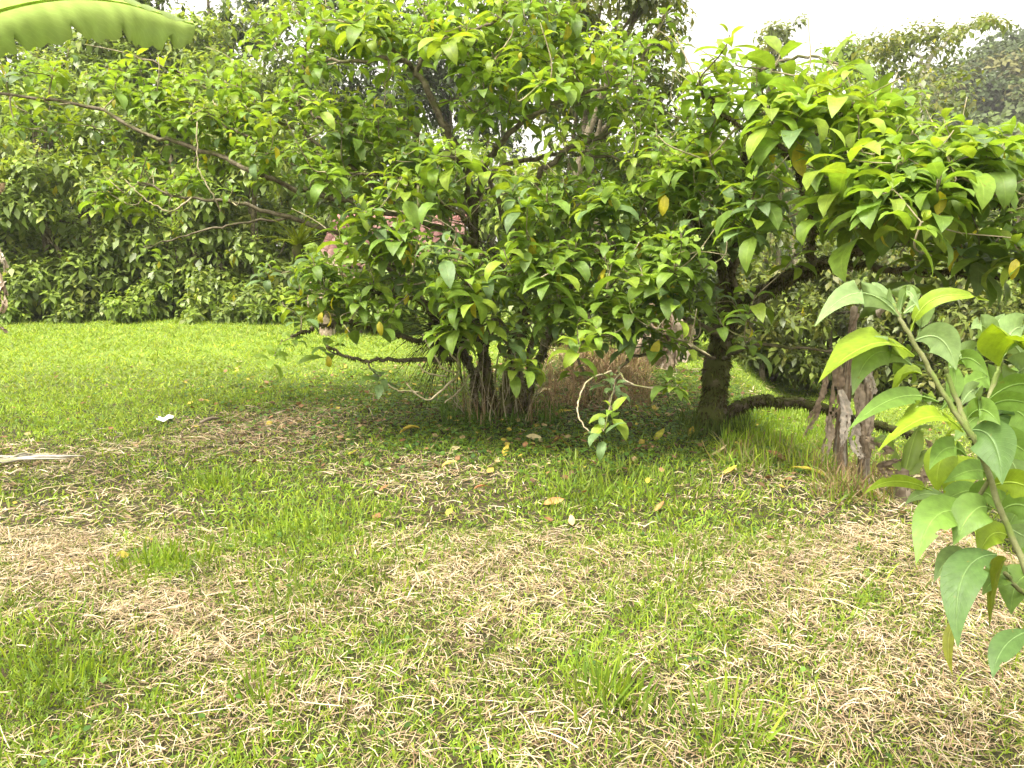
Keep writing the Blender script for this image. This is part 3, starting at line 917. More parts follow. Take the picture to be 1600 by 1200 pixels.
def bush(name, label, cat, px, depth, top_py, wpx, pal, n_clump, leaf, group, nl=(5, 8), templates=BACK_T, mat=None,
         depth_r=1.4, bottom=0.0, n_lobes=22, stems=5, yellow=0.02, base_z=None, dens=2.1, spread_low=True, stem_mat=None):
    x0 = (px - 800) / FPX * depth
    y0 = math.sqrt(1) * depth / math.cos(PITCH) if False else depth
    gz = float(H(x0, y0)) if base_z is None else base_z
    top = P(px, top_py, depth)[2]
    rx = wpx / FPX * depth / 2
    hgt = top - gz
    root = thing(name, (x0, y0, gz), label, cat, group)
    cz0 = gz + hgt * bottom
    # lobes filling the outline
    lobes = []
    for k in range(n_lobes + (n_lobes // 2 if bottom == 0 else 0)):
        while True:
            v = R.uniform(-1, 1, 3)
            if v @ v <= 1: break
        zc = (v[2] * 0.5 + 0.5)
        if k >= n_lobes: zc = R.uniform(0, .12); v[:2] /= max(.35, math.hypot(v[0], v[1])) / math.sqrt(R.random())
        shrink = 1.0 - 0.28 * max(0, zc - 0.5) * 2 if spread_low else 1.0
        r = R.uniform(0.24, 0.40) * min(rx, hgt * (1 - bottom) * 0.6)
        c = np.array([x0 + v[0] * max(0.05, rx - r * .6) * shrink, y0 + v[1] * depth_r * shrink, 0])
        c[2] = cz0 + r * 0.7 + zc * (hgt * (1 - bottom) - 1.6 * r)
        lobes.append((c, r))
    n_clump = int(n_clump * dens)
    rr = np.array([r for _, r in lobes])
    lc = np.array([c for c, _ in lobes])
    pick = R.choice(len(lobes), n_clump, p=rr ** 2 / (rr ** 2).sum())
    v = R.normal(0, 1, (n_clump, 3)); v /= np.linalg.norm(v, axis=1, keepdims=True)
    v[:, 1] = np.where((v[:, 1] > .35) & (R.random(n_clump) < .7), -v[:, 1], v[:, 1])
    v[:, 2] = np.where(v[:, 2] < -.4, v[:, 2] * .5, v[:, 2])
    tips = lc[pick] + v * (rr[pick] * R.uniform(.6, 1.12, n_clump))[:, None] * np.array([1.1, 1, .85])
    tips[:, 2] = np.where(tips[:, 2] < gz + .12, gz + R.uniform(.1, .6, n_clump), tips[:, 2])
    axes = v * .7 + np.array([0, 0, .75])
    ins = rosettes(tips, axes, leaf, nl, pal, [0.35, 0.3, 0.2, 0.15], len(templates), yellow)
    mb = MB()
    for s in range(stems):
        c, r = lobes[int(R.integers(0, len(lobes)))]
        b = np.array([x0 + R.normal(0, rx * 0.25), y0 + R.normal(0, depth_r * 0.25), gz - 0.1])
        m = (b + c) / 2 + R.normal(0, 0.15, 3) * hgt * 0.3
        r0 = 0.02 + 0.012 * hgt
        pp, rad = smooth_path([b, m, c], [r0, r0 * .7, r0 * .3], 5)
        mb.tube(pp, rad, 6)
        for _ in range(3):
            c2, r2 = lobes[int(R.integers(0, len(lobes)))]
            a = pp[int(R.integers(len(pp) // 2, len(pp)))]
            if np.linalg.norm(c2 - a) < hgt * 0.6:
                p2, q2 = smooth_path([a, (a + c2) / 2 + R.normal(0, .1, 3), c2], [r0 * .45, r0 * .3, r0 * .15], 4)
                mb.tube(p2, q2, 5)
    obj('trunk', mb.mesh('trunk', stem_mat or M_BRANCH), root)
    foliage(root, templates, ins, mat or M_BACK, 'crown', smooth=True)
    return root


G_H = 'shrubs along the far edge of the lawn'
G_B = 'shrubs behind the two mossy trees'
G_T = 'tall trees beyond the shrubs'
hedge = [
    ('leafy shrub at the far lawn edge beside the dry banana leaves', -70, 16.4, 110, 300, 380),
    ('broad shrub with hanging yellowing leaves behind the sunlit lawn', 100, 16.0, 95, 290, 480),
    ('dense green shrub behind the middle of the sunlit lawn', 255, 16.2, 105, 270, 470),
    ('shrub overhanging the far lawn under the long reaching branch', 385, 16.0, 140, 240, 400),
    ('shrub behind the low spiky bromeliad at the lawn end', 500, 17.4, 200, 240, 320),
]
for lab, px, d, top, w, n in hedge:
    bush('hedge_shrub', lab, 'shrub', px, d, top, w, PAL_HEDGE, n, 0.24, G_H, depth_r=1.1, dens=3.4, yellow=.045)
for lab, px, d, top, w, n, pal in [
    ('tall shrub at the left edge above the dry hanging banana leaves', -20, 17.6, 70, 220, 300, PAL_HEDGE),
    ('taller pale green shrub below the green banana leaf', 40, 19.5, 45, 300, 420, PAL_LIME),
    ('tall round shrub right of the banana leaf tip', 210, 20, 78, 260, 330, PAL_HEDGE),
    ('round-topped bush between banana leaf and the bushy tree crown', 350, 20.5, 62, 230, 330, PAL_HEDGE),
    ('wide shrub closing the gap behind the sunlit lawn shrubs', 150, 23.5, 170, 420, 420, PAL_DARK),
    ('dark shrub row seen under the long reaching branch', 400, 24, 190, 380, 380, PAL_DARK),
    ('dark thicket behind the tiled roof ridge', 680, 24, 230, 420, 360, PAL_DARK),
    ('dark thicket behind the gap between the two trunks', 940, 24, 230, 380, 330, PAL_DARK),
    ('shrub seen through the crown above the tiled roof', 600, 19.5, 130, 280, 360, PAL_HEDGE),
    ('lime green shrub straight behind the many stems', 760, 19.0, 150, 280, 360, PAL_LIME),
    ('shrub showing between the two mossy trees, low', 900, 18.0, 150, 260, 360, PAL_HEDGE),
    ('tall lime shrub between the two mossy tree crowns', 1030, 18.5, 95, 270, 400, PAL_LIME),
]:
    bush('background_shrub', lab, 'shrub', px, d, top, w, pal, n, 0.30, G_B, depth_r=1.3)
for lab, px, d, top, w, n, pal in [
    ('low weedy shrub in front of the tiled shed wall', 580, 13.4, 358, 190, 190, PAL_HEDGE),
    ('low weedy shrub right of the tiled shed wall', 700, 13.2, 345, 190, 190, PAL_LIME),
    ('low pale weeds at the hedge foot by the left edge', 30, 15.0, 452, 110, 70, PAL_LIME),
    ('low weeds at the hedge foot left of the middle', 130, 15.2, 440, 120, 80, PAL_HEDGE),
    ('tall weeds at the hedge foot under the branch tip', 225, 15.0, 425, 110, 80, PAL_LIME),
    ('leafy weeds at the hedge foot near the spiky bromeliad', 330, 15.1, 415, 120, 90, PAL_HEDGE),
    ('low weeds at the hedge end beside the dry banana stem', 430, 15.0, 445, 90, 60, PAL_LIME),
    ('low shrub behind the dry litter between the trunks', 850, 12.6, 370, 190, 160, PAL_HEDGE),
    ('low leafy shrub left of the bright banana plant', 950, 12.2, 380, 150, 140, PAL_LIME),
]:
    bush('low_shrub', lab, 'shrub', px, d, top, w, pal, n, 0.2, 'low shrubs beyond the mossy trees', depth_r=.7, n_lobes=14, stems=3)
for lab, px, d, top, w, n, pal in [
    ('shrub with vines behind the thick mossy trunk', 1050, 12.4, 345, 230, 260, PAL_DARK),
    ('dark vine-hung bush above the sunny lower lawn', 1190, 12.0, 330, 240, 330, PAL_OLIVE),
    ('olive vine bank behind the dry banana stem', 1330, 12.2, 330, 240, 330, PAL_OLIVE),
    ('vine bank behind the foreground shrub tip', 1470, 12.0, 335, 240, 330, PAL_OLIVE),
    ('vine bank at the right edge behind the foreground shrub', 1610, 12.0, 330, 260, 330, PAL_HEDGE),
]:
    bush('vine_bush', lab, 'shrub', px, d, top, w, pal, n, 0.17, 'vine-covered bank below the lawn', nl=(6, 9), depth_r=1.0)
for lab, px, d, top, w, n, pal in [
    ('bright shrub behind the upright rosettes of the second tree', 1150, 21, 120, 280, 380, PAL_LIME),
    ('wide pale shrub below the airy pale-trunked tree', 1300, 22, 66, 320, 460, PAL_LIME),
    ('yellowish green shrub at the foot of the pale-trunked tree', 1430, 23, 88, 300, 420, PAL_OLIVE),
    ('shrub below the wooded hill at the right edge', 1590, 22, 165, 280, 360, PAL_HEDGE),
]:
    bush('background_shrub', lab, 'shrub', px, d, top, w, pal, n, 0.28, G_B, depth_r=1.5)
for lab, px, d, top, w, n, pal, leaf, bot in [
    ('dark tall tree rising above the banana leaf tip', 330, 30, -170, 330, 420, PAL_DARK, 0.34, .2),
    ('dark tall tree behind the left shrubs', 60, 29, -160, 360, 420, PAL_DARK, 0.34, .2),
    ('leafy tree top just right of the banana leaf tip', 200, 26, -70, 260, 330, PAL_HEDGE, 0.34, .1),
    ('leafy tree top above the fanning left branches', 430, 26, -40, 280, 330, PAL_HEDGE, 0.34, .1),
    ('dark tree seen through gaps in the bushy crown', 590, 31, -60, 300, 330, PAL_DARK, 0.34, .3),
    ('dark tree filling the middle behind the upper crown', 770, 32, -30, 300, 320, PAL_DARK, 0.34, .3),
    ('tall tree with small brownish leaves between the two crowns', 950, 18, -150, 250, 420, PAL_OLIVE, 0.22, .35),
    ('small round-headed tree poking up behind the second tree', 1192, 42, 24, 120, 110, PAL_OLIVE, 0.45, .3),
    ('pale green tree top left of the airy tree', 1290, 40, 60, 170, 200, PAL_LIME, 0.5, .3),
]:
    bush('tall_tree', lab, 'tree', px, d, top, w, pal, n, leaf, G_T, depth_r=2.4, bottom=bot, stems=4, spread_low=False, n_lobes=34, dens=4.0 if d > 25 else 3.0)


# airy pale-trunked tree on the skyline
def airy_tree():
    d = 34
    base = P(1432, 330, d)
    root = thing('airy_tree', base, 'airy flat-crowned tree with pale trunk on the skyline', 'tree', G_T)
    mb = MB()
    limbs = [([(1432, 330, d), (1436, 200, d), (1440, 130, d), (1455, 90, d), (1480, 65, d), (1500, 50, d)], .17, .06),
             ([(1446, 105, d), (1430, 85, d), (1405, 70, d), (1380, 60, d)], .09, .03),
             ([(1480, 65, d), (1510, 45, d), (1540, 35, d), (1562, 25, d)], .06, .03),
             ([(1470, 78, d), (1450, 55, d), (1440, 40, d)], .06, .03)]
    tips = []
    for l, r0, r1 in limbs:
        pp, rad = smooth_path(limb_pts(l), np.linspace(r0, r1, len(l)), 5, 0.04)
        mb.tube(pp, rad, 6)
    obj('trunk', mb.mesh('trunk', M_PALE), root)
    for (px, py, rx, ry, n) in [(1395, 62, 45, 14, 60), (1440, 50, 50, 16, 70), (1490, 42, 40, 14, 44), (1545, 28, 26, 9, 44), (1400, 85, 50, 18, 50), (1370, 75, 40, 15, 36), (1475, 75, 40, 14, 26), (1420, 105, 60, 14, 40)]:
        for _ in range(n):
            v = R.normal(0, 0.5, 3)
            tips.append(P(px + v[0] * rx, py + v[1] * ry, d + v[2] * 1.5))
    ins = rosettes(np.array(tips), np.tile([0, 0, 1.0], (len(tips), 1)), 0.38, (4, 6), PAL_OLIVE, [.3, .3, .2, .2], len(BACK_T), 0.03)
    foliage(root, BACK_T, ins, M_BACK, 'crown')


airy_tree()


# forest covering the hill: one mass of crowns
def forest():
    cx, cy, rx, ry = HILL
    tips, axes, szs = [], [], []
    cols = []
    t, M, p, c = [], [], [], []
    pal = np.array([(0.055, 0.085, 0.022), (0.075, 0.105, 0.025), (0.045, 0.068, 0.02), (0.095, 0.095, 0.028), (0.085, 0.12, 0.03)])
    for k in range(2100):
        a, r = R.uniform(0, 6.283), math.sqrt(R.random())
        x, y = cx + rx * r * math.cos(a), cy + ry * r * math.sin(a)
        if y > cy + 8 or x / y > 0.80 or r > .97: continue
        z = float(hill_z(x, y))
        cr = R.uniform(1.4, 2.9)
        cc = pal[R.integers(0, len(pal))] * R.uniform(0.8, 1.25)
        q = np.array([x, y, z + cr * 0.8])
        m = int(60 * cr)
        v = R.normal(0, 1, (m, 3)); v /= np.linalg.norm(v, axis=1, keepdims=True)
        v[:, 2] = np.where(v[:, 2] < -.2, -v[:, 2], v[:, 2])
        v[:, 1] = np.where(v[:, 1] > .4, -v[:, 1], v[:, 1])
        bump = 1 + 0.2 * np.sin(v[:, 0] * 7 + k) * np.cos(v[:, 2] * 6 + k * 2)
        p.append(q + v * (cr * bump * R.uniform(0.8, 1.05, m))[:, None] * np.array([1.1, 1.1, 0.85]))
        M.append(basis_v(v + R.normal(0, .8, (m, 3)), v + np.array([0, 0, .6])) * R.uniform(.5, .9, m)[:, None, None])
        t.append(R.integers(0, 2, m)); c.append(cc * R.uniform(.75, 1.25, (m, 1)))
    ins = dict(t=np.concatenate(t), M=np.concatenate(M), p=np.concatenate(p), c=np.concatenate(c))
    V, Q, C, U = scatter(FAR_T, ins)
    o = obj('forest', mesh_np('forest', V, [Q], M_FAR, C, U))
    tag(o, 'dense green forest covering the far hill', 'forest', kind='stuff')


forest()


# ------------------------------------------------------------------ banana plants
BAN_G = [(0.33, 0.44, 0.14), (0.26, 0.37, 0.07)]
DRY_C = [(0.40, 0.33, 0.25), (0.31, 0.24, 0.17), (0.50, 0.44, 0.35), (0.24, 0.175, 0.115)]


def banana_blade(mid, W, col, mat, droop=0.9, tear=0.25, side_up=None, name='leaf', parent=None, seg=26, edge=None, fold2=None, blunt=2.6, pleat=0.0):
    """banana leaf along a midrib path: two halves with torn lobes"""
    pp, _ = smooth_path(mid, np.ones(len(mid)), max(3, seg // (len(mid) - 1)))
    n = len(pp)
    tan = np.gradient(pp, axis=0); tan /= np.linalg.norm(tan, axis=1)[:, None]
    up = np.array([0, 0, 1.0]) if side_up is None else np.array(side_up, float)
    mb = MB()
    t = np.linspace(0, 1, n)
    wid = W * np.clip(np.minimum(t * 7, 1), 0.08, 1) * np.sqrt(np.clip(1 - (np.clip(t - 0.55, 0, 1) / 0.45) ** blunt, 0.02, 1))
    K = 5
    for sgn in (-1, 1):
        dr = droop if fold2 is None or sgn < 0 else fold2
        V = np.zeros((n, K, 3)); U = np.zeros((n, K, 2)); C = np.zeros((n, K, 3))
        lob = np.interp(t, np.linspace(0, 1, 12), R.uniform(-1, 1, 12))
        lob2 = np.interp(t, np.linspace(0, 1, 30), R.uniform(0, 1, 30))
        for i in range(n):
            s = np.cross(tan[i], up); s /= np.linalg.norm(s) + 1e-9
            nn = np.cross(s, tan[i])
            s = s * sgn
            for k in range(K):
                f = k / (K - 1)
                a = dr * f * (1 + 0.35 * lob[i])
                w = wid[i] * f * (1 - tear * 0.5 * max(0, lob[i]) * f) * (1 - (.28 * f ** 3 if (i * 7 + (3 if sgn > 0 else 0)) % 11 == 0 else 0))
                V[i, k] = pp[i] + s * w * math.cos(a * 0.75) - nn * w * math.sin(a * 0.75) + nn * 0.012 * math.sin(i * 2.1 + sgn) * f + nn * 0.03 * (1 - f) * f + nn * pleat * f * lob2[i] 
                U[i, k] = (t[i], sgn * f)
                C[i, k] = np.array(col) * (1 + 0.10 * math.sin(i * 1.7))
                if edge is not None and k == K - 1: C[i, k] = edge
        idx = np.arange(n * K).reshape(n, K)
        cut = set(int(v) for v in R.integers(3, n - 1, int(n * tear * 0.25)))
        Q = []
        for i in range(n - 1):
            for k in range(K - 1):
                if i in cut and k >= 2 and name == 'torn': continue
                Q.append((idx[i, k], idx[i + 1, k], idx[i + 1, k + 1], idx[i, k + 1]))
        mb.add(V.reshape(-1, 3), np.array(Q), None, C.reshape(-1, 3), U.reshape(-1, 2))
    o = obj(name, mb.mesh(name, mat), parent)
    rb = MB(); rb.tube(pp, np.linspace(0.022, 0.006, n) * (W / 0.3), 6, np.array(col) * 1.25)
    obj('midrib', rb.mesh('midrib', mat), o)
    return o


def dry_leaf(parent, top, length, W, name='dry_leaf', lean=(0, 0), col=None, flat=False):
    """a withered banana leaf hanging down, crumpled"""
    n, K = 26, 9
    col = np.array(DRY_C[int(R.integers(0, 4))] if col is None else col)
    a0 = R.uniform(-1.1, 1.1) if flat else R.uniform(0, 6.28)
    wv = .02 if flat else .05
    V = np.zeros((n, K, 3)); C = np.zeros((n, K, 3)); U = np.zeros((n, K, 2))
    ph = R.uniform(0, 6.28, 4)
    for i in range(n):
        t = i / (n - 1)
        c = np.array(top) + np.array([lean[0] * t + wv * math.sin(5 * t + ph[0]), lean[1] * t + wv * math.sin(4 * t + ph[1]), -length * t])
        w = W * (0.35 + 0.65 * math.sin(math.pi * min(1, t * 0.9 + 0.08)))
        for k in range(K):
            f = k / (K - 1) * 2 - 1
            a = a0 + 1.3 * math.sin(3 * t + ph[2]) + f * 1.1
            V[i, k] = c + np.array([math.cos(a0) * f * w * .5, math.sin(a0) * f * w * .5, 0]) + np.array([-math.sin(a), math.cos(a), 0]) * 0.2 * w * math.sin(f * 4.4 + 5 * t + ph[3]) + R.normal(0, 0.004, 3) + np.array([0, 0, 0.05 * w * math.sin(f * 9 + ph[0])])
            C[i, k] = col * (0.85 + 0.3 * R.random()); U[i, k] = (t, f)
    idx = np.arange(n * K).reshape(n, K)
    Q = [(idx[i, k], idx[i + 1, k], idx[i + 1, k + 1], idx[i, k + 1]) for i in range(n - 1) for k in range(K - 1)
         if not ((i > n * 0.4 and (k * 5 + i // 9) % 4 == 0 and R.random() < .8) or (i > n * .8 and R.random() < .2))]
    mb = MB(); mb.add(V.reshape(-1, 3), np.array(Q), None, C.reshape(-1, 3), U.reshape(-1, 2))
    return obj(name, mb.mesh(name, M_DRY, True), parent)


def pseudostem(parent, base, top, r0, r1, name='pseudostem', strips=26):
    b, t = np.array(base, float), np.array(top, float)
    pp, rad = smooth_path([b, b * .6 + t * .4 + R.normal(0, .02, 3), t], [r0, (r0 + r1) / 2, r1], 8, 0.004)
    mb = MB(); mb.tube(pp, rad, 14, jit=0.05)
    o = obj(name, mb.mesh(name, M_BSTEM), parent)
    sb = MB()
    for _ in range(strips):
        a = R.uniform(0, 6.28)
        i0 = int(R.integers(2, len(pp) - 1)); ln = int(R.integers(4, 10))
        ii = np.arange(i0, max(-1, i0 - ln), -1)
        wv = R.uniform(0.015, 0.05)
        V, C = [], []
        cc = np.array(DRY_C[int(R.integers(0, 4))]) * R.uniform(.8, 1.2)
        for q, i in enumerate(ii):
            flare = 1.03 + 0.025 * q * R.uniform(0.3, 1.5)
            for s in (-1, 1):
                aa = a + s * wv / rad[i] * 0.5 * (1.15 - 0.09 * q)
                V.append(pp[i] + np.array([math.cos(aa), math.sin(aa), 0]) * rad[i] * flare); C.append(cc)
        Q = [(2 * q, 2 * q + 1, 2 * q + 3, 2 * q + 2) for q in range(len(ii) - 1)]
        if Q: sb.add(V, np.array(Q), None, np.array(C))
    tag(obj('sheath_strips', sb.mesh('sheath_strips', M_DRY, False), o), kind='stuff')
    return o


# banana plant just outside the left edge: its leaf and dry leaves reach into the frame
DB = 4.6
bb = P(-190, 800, DB); bb[2] = float(H(bb[0], bb[1]))
ban0 = thing('banana_plant', bb, 'banana plant at the left edge, one big green leaf overhead and dry leaves hanging', 'banana plant', 'banana plants')
pseudostem(ban0, bb - [0, 0, .1], P(-150, 60, DB), 0.13, 0.09)
banana_blade([P(-150, 110, DB), P(-60, 40, DB - .05), P(60, 2, DB - .1), P(180, 2, DB - .15), P(303, 38, DB - .2)], 0.25, BAN_G[0], M_BANANA,
             droop=1.25, fold2=0.25, tear=0.16, parent=ban0, seg=60, edge=(0.25, 0.33, 0.08), blunt=7.0, pleat=0.03)
banana_blade([P(-150, 80, DB + .3), P(-60, 0, DB + .5), P(20, -25, DB + .6), P(75, 5, DB + .7)], 0.22, BAN_G[1], M_BANANA, droop=1.1, tear=0.2, parent=ban0)
banana_blade([P(-150, 60, DB), P(-220, -120, DB), P(-330, -150, DB), P(-420, -60, DB)], 0.28, BAN_G[1], M_BANANA, droop=0.9, tear=0.3, parent=ban0)
for (px, py, ln, w) in [(-11, 285, .22, .07), (-7, 340, .32, .08), (-13, 395, .38, .08), (-10, 440, .30, .07), (-60, 200, .9, .3), (-90, 300, .9, .3)]:
    dry_leaf(ban0, P(px, py, DB - .1), ln, w, col=DRY_C[int(R.integers(0, 3))])

# dry banana at the lawn edge, right
d3 = 6.55
b3 = P(1322, 760, d3); b3[2] = float(H(b3[0], b3[1]))
ban1 = thing('banana_plant', b3, 'withered banana plant with shaggy brown stems behind the foreground shrub', 'banana plant', 'banana plants')
pseudostem(ban1, b3 + [-0.05, 0, -.1], P(1335, 480, d3), 0.062, 0.028, strips=150)
pseudostem(ban1, P(1352, 760, d3 + .1) * [1, 1, 0] + [0, 0, float(b3[2]) - .1], P(1358, 560, d3 + .1), 0.05, 0.035, strips=70)
for (px, py, ln, w, le) in [(1290, 585, .50, .13, (-.10, 0)), (1312, 560, .62, .14, (-.05, -.05)), (1350, 520, .32, .12, (.03, 0)), (1345, 600, .60, .15, (.05, -.05)), (1318, 610, .60, .15, (0, -.08)),
                            (1300, 650, .40, .13, (-.08, -.05)), (1335, 655, .32, .17, (.03, -.10)), (1362, 640, .40, .10, (.02, 0)), (1338, 490, .30, .09, (-.03, 0)), (1278, 625, .32, .09, (-.06, -.02)), (1352, 560, .40, .10, (.05, -.06))]:
    dry_leaf(ban1, P(px, py, d3 - .05 - R.uniform(0, .2)), ln * R.uniform(.7, 1.05), w * .68, lean=le, flat=True, col=np.array([(.52, .44, .36), (.42, .34, .26), (.60, .53, .45), (.34, .26, .19)][int(R.integers(0, 4))]))
banana_blade([P(1340, 500, d3), P(1370, 458, d3 - .1), P(1410, 445, d3 - .15), P(1460, 452, d3 - .2)], 0.12, (0.16, 0.25, 0.04), M_BANANA, droop=1.2, tear=.2, parent=ban1)
dry_leaf(ban1, P(1385, 455, d3 - .1), .22, .2, col=DRY_C[0]); dry_leaf(ban1, P(1440, 455, d3 - .2), .2, .22, col=DRY_C[1])

# low withered stub and curled leaves below the lawn edge
d4 = 5.7
b4 = P(1415, 800, d4); b4[2] = float(H(b4[0], b4[1]))
ban2 = thing('banana_stub', b4, 'short withered banana stub with curled dark leaves at the grass bank', 'banana plant', 'banana plants')
pseudostem(ban2, b4 - [0, 0, .05], P(1410, 735, d4), 0.07, 0.045, strips=14)
for (px, py, ln, w, le) in [(1400, 715, .2, .12, (-.05, 0)), (1450, 690, .35, .07, (.0, 0)), (1375, 685, .12, .10, (0, 0)), (1430, 740, .15, .1, (.1, 0))]:
    dry_leaf(ban2, P(px, py, d4 - .05), ln, w, lean=le, col=DRY_C[1])
for (tx, ty) in [(1370, 690), (1455, 665), (1480, 730)]:
    banana_blade([P(1412, 745, d4), P((1412 + tx) / 2, (740 + ty) / 2 - 30, d4), P(tx, ty, d4 - .1)], 0.07, BAN_G[1], M_BANANA, droop=.5, tear=.1, parent=ban2, seg=14)

# green and dry banana plant between the two mossy trees
d5 = 9.6
b5 = P(1035, 600, d5); b5[2] = float(H(b5[0], b5[1]))
ban3 = thing('banana_plant', b5, 'banana plant with bright yellow-green leaves seen between the two mossy trunks', 'banana plant', 'banana plants')
pseudostem(ban3, b5 - [0, 0, .1], P(1040, 440, d5), 0.14, 0.09, strips=30)
for tx, ty, mx, my, w in [(960, 370, 990, 380, .26), (1110, 390, 1080, 370, .26), (1010, 340, 1020, 380, .26), (1080, 440, 1070, 410, .2), (1150, 420, 1100, 395, .24), (930, 430, 980, 400, .22)]:
    banana_blade([P(1040, 450, d5), P(mx, my, d5 - .2), P(tx, ty, d5 - .5)], w, BAN_G[1], M_BANANA, droop=.8, tear=.3, parent=ban3, seg=18)
for (px, py, ln, w, le) in [(1000, 480, .7, .3, (-.2, 0)), (1030, 470, .8, .3, (0, -.1)), (1060, 490, .6, .3, (.1, 0)), (1015, 500, .6, .3, (-.1, -.1)), (1050, 460, .6, .25, (.15, 0))]:
    dry_leaf(ban3, P(px, py, d5 - .2), ln, w, lean=le)

# pale dry banana behind the bromeliad
d6 = 13.0
b6 = P(510, 500, d6); b6[2] = float(H(b6[0], b6[1]))
ban4 = thing('banana_plant', b6, 'pale dry banana stem with hanging leaves in front of the tiled roof', 'banana plant', 'banana plants')
pseudostem(ban4, b6 - [0, 0, .1], P(512, 400, d6), 0.14, 0.09, strips=20)
for (px, py, ln, w, le) in [(490, 400, .9, .28, (-.1, 0)), (515, 405, .9, .28, (.05, -.1)), (535, 410, .7, .26, (.15, 0)), (500, 415, .8, .25, (0, -.1)), (550, 420, .5, .2, (.2, 0))]:
    dry_leaf(ban4, P(px, py, d6 - .2), ln, w, lean=le, col=(0.40, 0.31, 0.23))
for tx, ty, mx, my in [(590, 410, 560, 375), (470, 380, 490, 380), (620, 430, 580, 400)]:
    banana_blade([P(512, 410, d6), P(mx, my, d6 - .2), P(tx, ty, d6 - .4)], .2, (0.24, 0.34, 0.05), M_BANANA, droop=.8, tear=.3, parent=ban4, seg=16)


# ------------------------------------------------------------------ low shed with the reddish clay tile roof
def shed():
    d = 14.2
    e0, e1 = P(490, 418, d), P(720, 416, d)
    gz = float(H(e0[0], e0[1]))
    cx, cy = (e0[0] + e1[0]) / 2, e0[1]
    root = thing('shed', (cx, cy + .8, gz), 'low shed with a dusty red clay tile roof behind the mossy tree', 'shed')
    Wd = e1[0] - e0[0]
    ez = e0[2]
    rise, run = 0.95, 1.7
    # walls of boards
    n = 13
    for k in range(n):
        w = (Wd - .4) / n
        mb = MB()
        x = e0[0] + .2 + w * k
        V = [(x + .008, cy + .35 + R.uniform(-.006, .006), gz - .1), (x + w - .008, cy + .35, gz - .1), (x + w - .008, cy + .35, ez + .15), (x + .008, cy + .35, ez + .15)]
        V += [(a, b + .03, c) for a, b, c in V]
        mb.add(V, np.array([(0, 1, 2, 3), (5, 4, 7, 6), (1, 5, 6, 2), (4, 0, 3, 7), (3, 2, 6, 7), (4, 5, 1, 0)]))
        obj('wall_board', mb.mesh('wall_board', M_WOOD, False), root)
    mb = MB()
    V = [(e0[0] + .2, cy + .4, gz - .1), (e1[0] - .2, cy + .4, gz - .1), (e1[0] - .2, cy + 2.9, gz - .1), (e0[0] + .2, cy + 2.9, gz - .1)]
    V += [(a, b, ez + .1) for a, b, c in V] + [(e0[0] + .2, cy + run, ez + rise - .1), (e1[0] - .2, cy + run, ez + rise - .1)]
    mb.add(V, np.array([(1, 2, 6, 5), (3, 0, 4, 7), (2, 3, 7, 6), (5, 6, 7, 4)]), np.array([(5, 6, 9), (7, 4, 8)]))
    obj('wall', mb.mesh('wall', M_WOOD, False), root)
    mb = MB()
    V = [(e0[0], cy - .1, ez - .04), (e1[0], cy - .1, ez - .04), (e1[0], cy + run, ez + rise - .04), (e0[0], cy + run, ez + rise - .04), (e1[0], cy + 2 * run, ez - .04), (e0[0], cy + 2 * run, ez - .04)]
    mb.add(V, np.array([(0, 1, 2, 3), (3, 2, 4, 5)]))
    roof = obj('roof', mb.mesh('roof', M_WOOD, False), root)
    cols, rows = 18, 9
    tw, tl = Wd / cols, math.hypot(rise, run + .1) / rows
    sl = math.atan2(rise, run + .1)
    meshes = []
    for cc in [(0.13, 0.066, 0.056), (0.16, 0.088, 0.075), (0.105, 0.05, 0.043), (0.19, 0.115, 0.095)]:
        K, n2 = 6, 2
        a = np.linspace(-1.2, 1.2, K)
        V, Q = [], []
        for i in range(2):
            rr = tw * (0.56 - 0.05 * i)
            for q in a: V.append((math.sin(q) * rr, i * tl * 1.15, math.cos(q) * rr * .75))
            for q in a: V.append((math.sin(q) * (rr - .015), i * tl * 1.15, math.cos(q) * (rr - .015) * .75))
        for k in range(K - 1):
            Q += [(k, k + 1, 2 * K + k + 1, 2 * K + k), (K + k + 1, K + k, 3 * K + k, 3 * K + k + 1), (k + 1, k, K + k, K + k + 1)]
        meshes.append(mesh_np('tile', np.array(V), [np.array(Q)], M_TILE, np.tile(cc, (len(V), 1)), None))
    inv = root.matrix_world.inverted()
    for r in range(rows):
        for c in range(cols):
            o = bpy.data.objects.new('tile', meshes[int(R.integers(0, 4))])
            COL.objects.link(o); o.parent = roof
            o.matrix_parent_inverse = roof.matrix_world.inverted()
            o.matrix_basis = Matrix.Translation((e0[0] + tw * (c + .5), cy - .1 + r * tl * math.cos(sl), ez - .02 + r * tl * math.sin(sl))) @ Matrix.Rotation(sl + R.normal(0, .03), 4, 'X') @ Matrix.Rotation(R.normal(0, .03), 4, 'Z')
    mb = MB(); mb.tube([(e0[0], cy + run, ez + rise + .02), (cx, cy + run, ez + rise), (e1[0], cy + run, ez + rise + .02)], .09, 8, (0.34, .16, .14))
    obj('ridge', mb.mesh('ridge', M_TILE), roof)


shed()


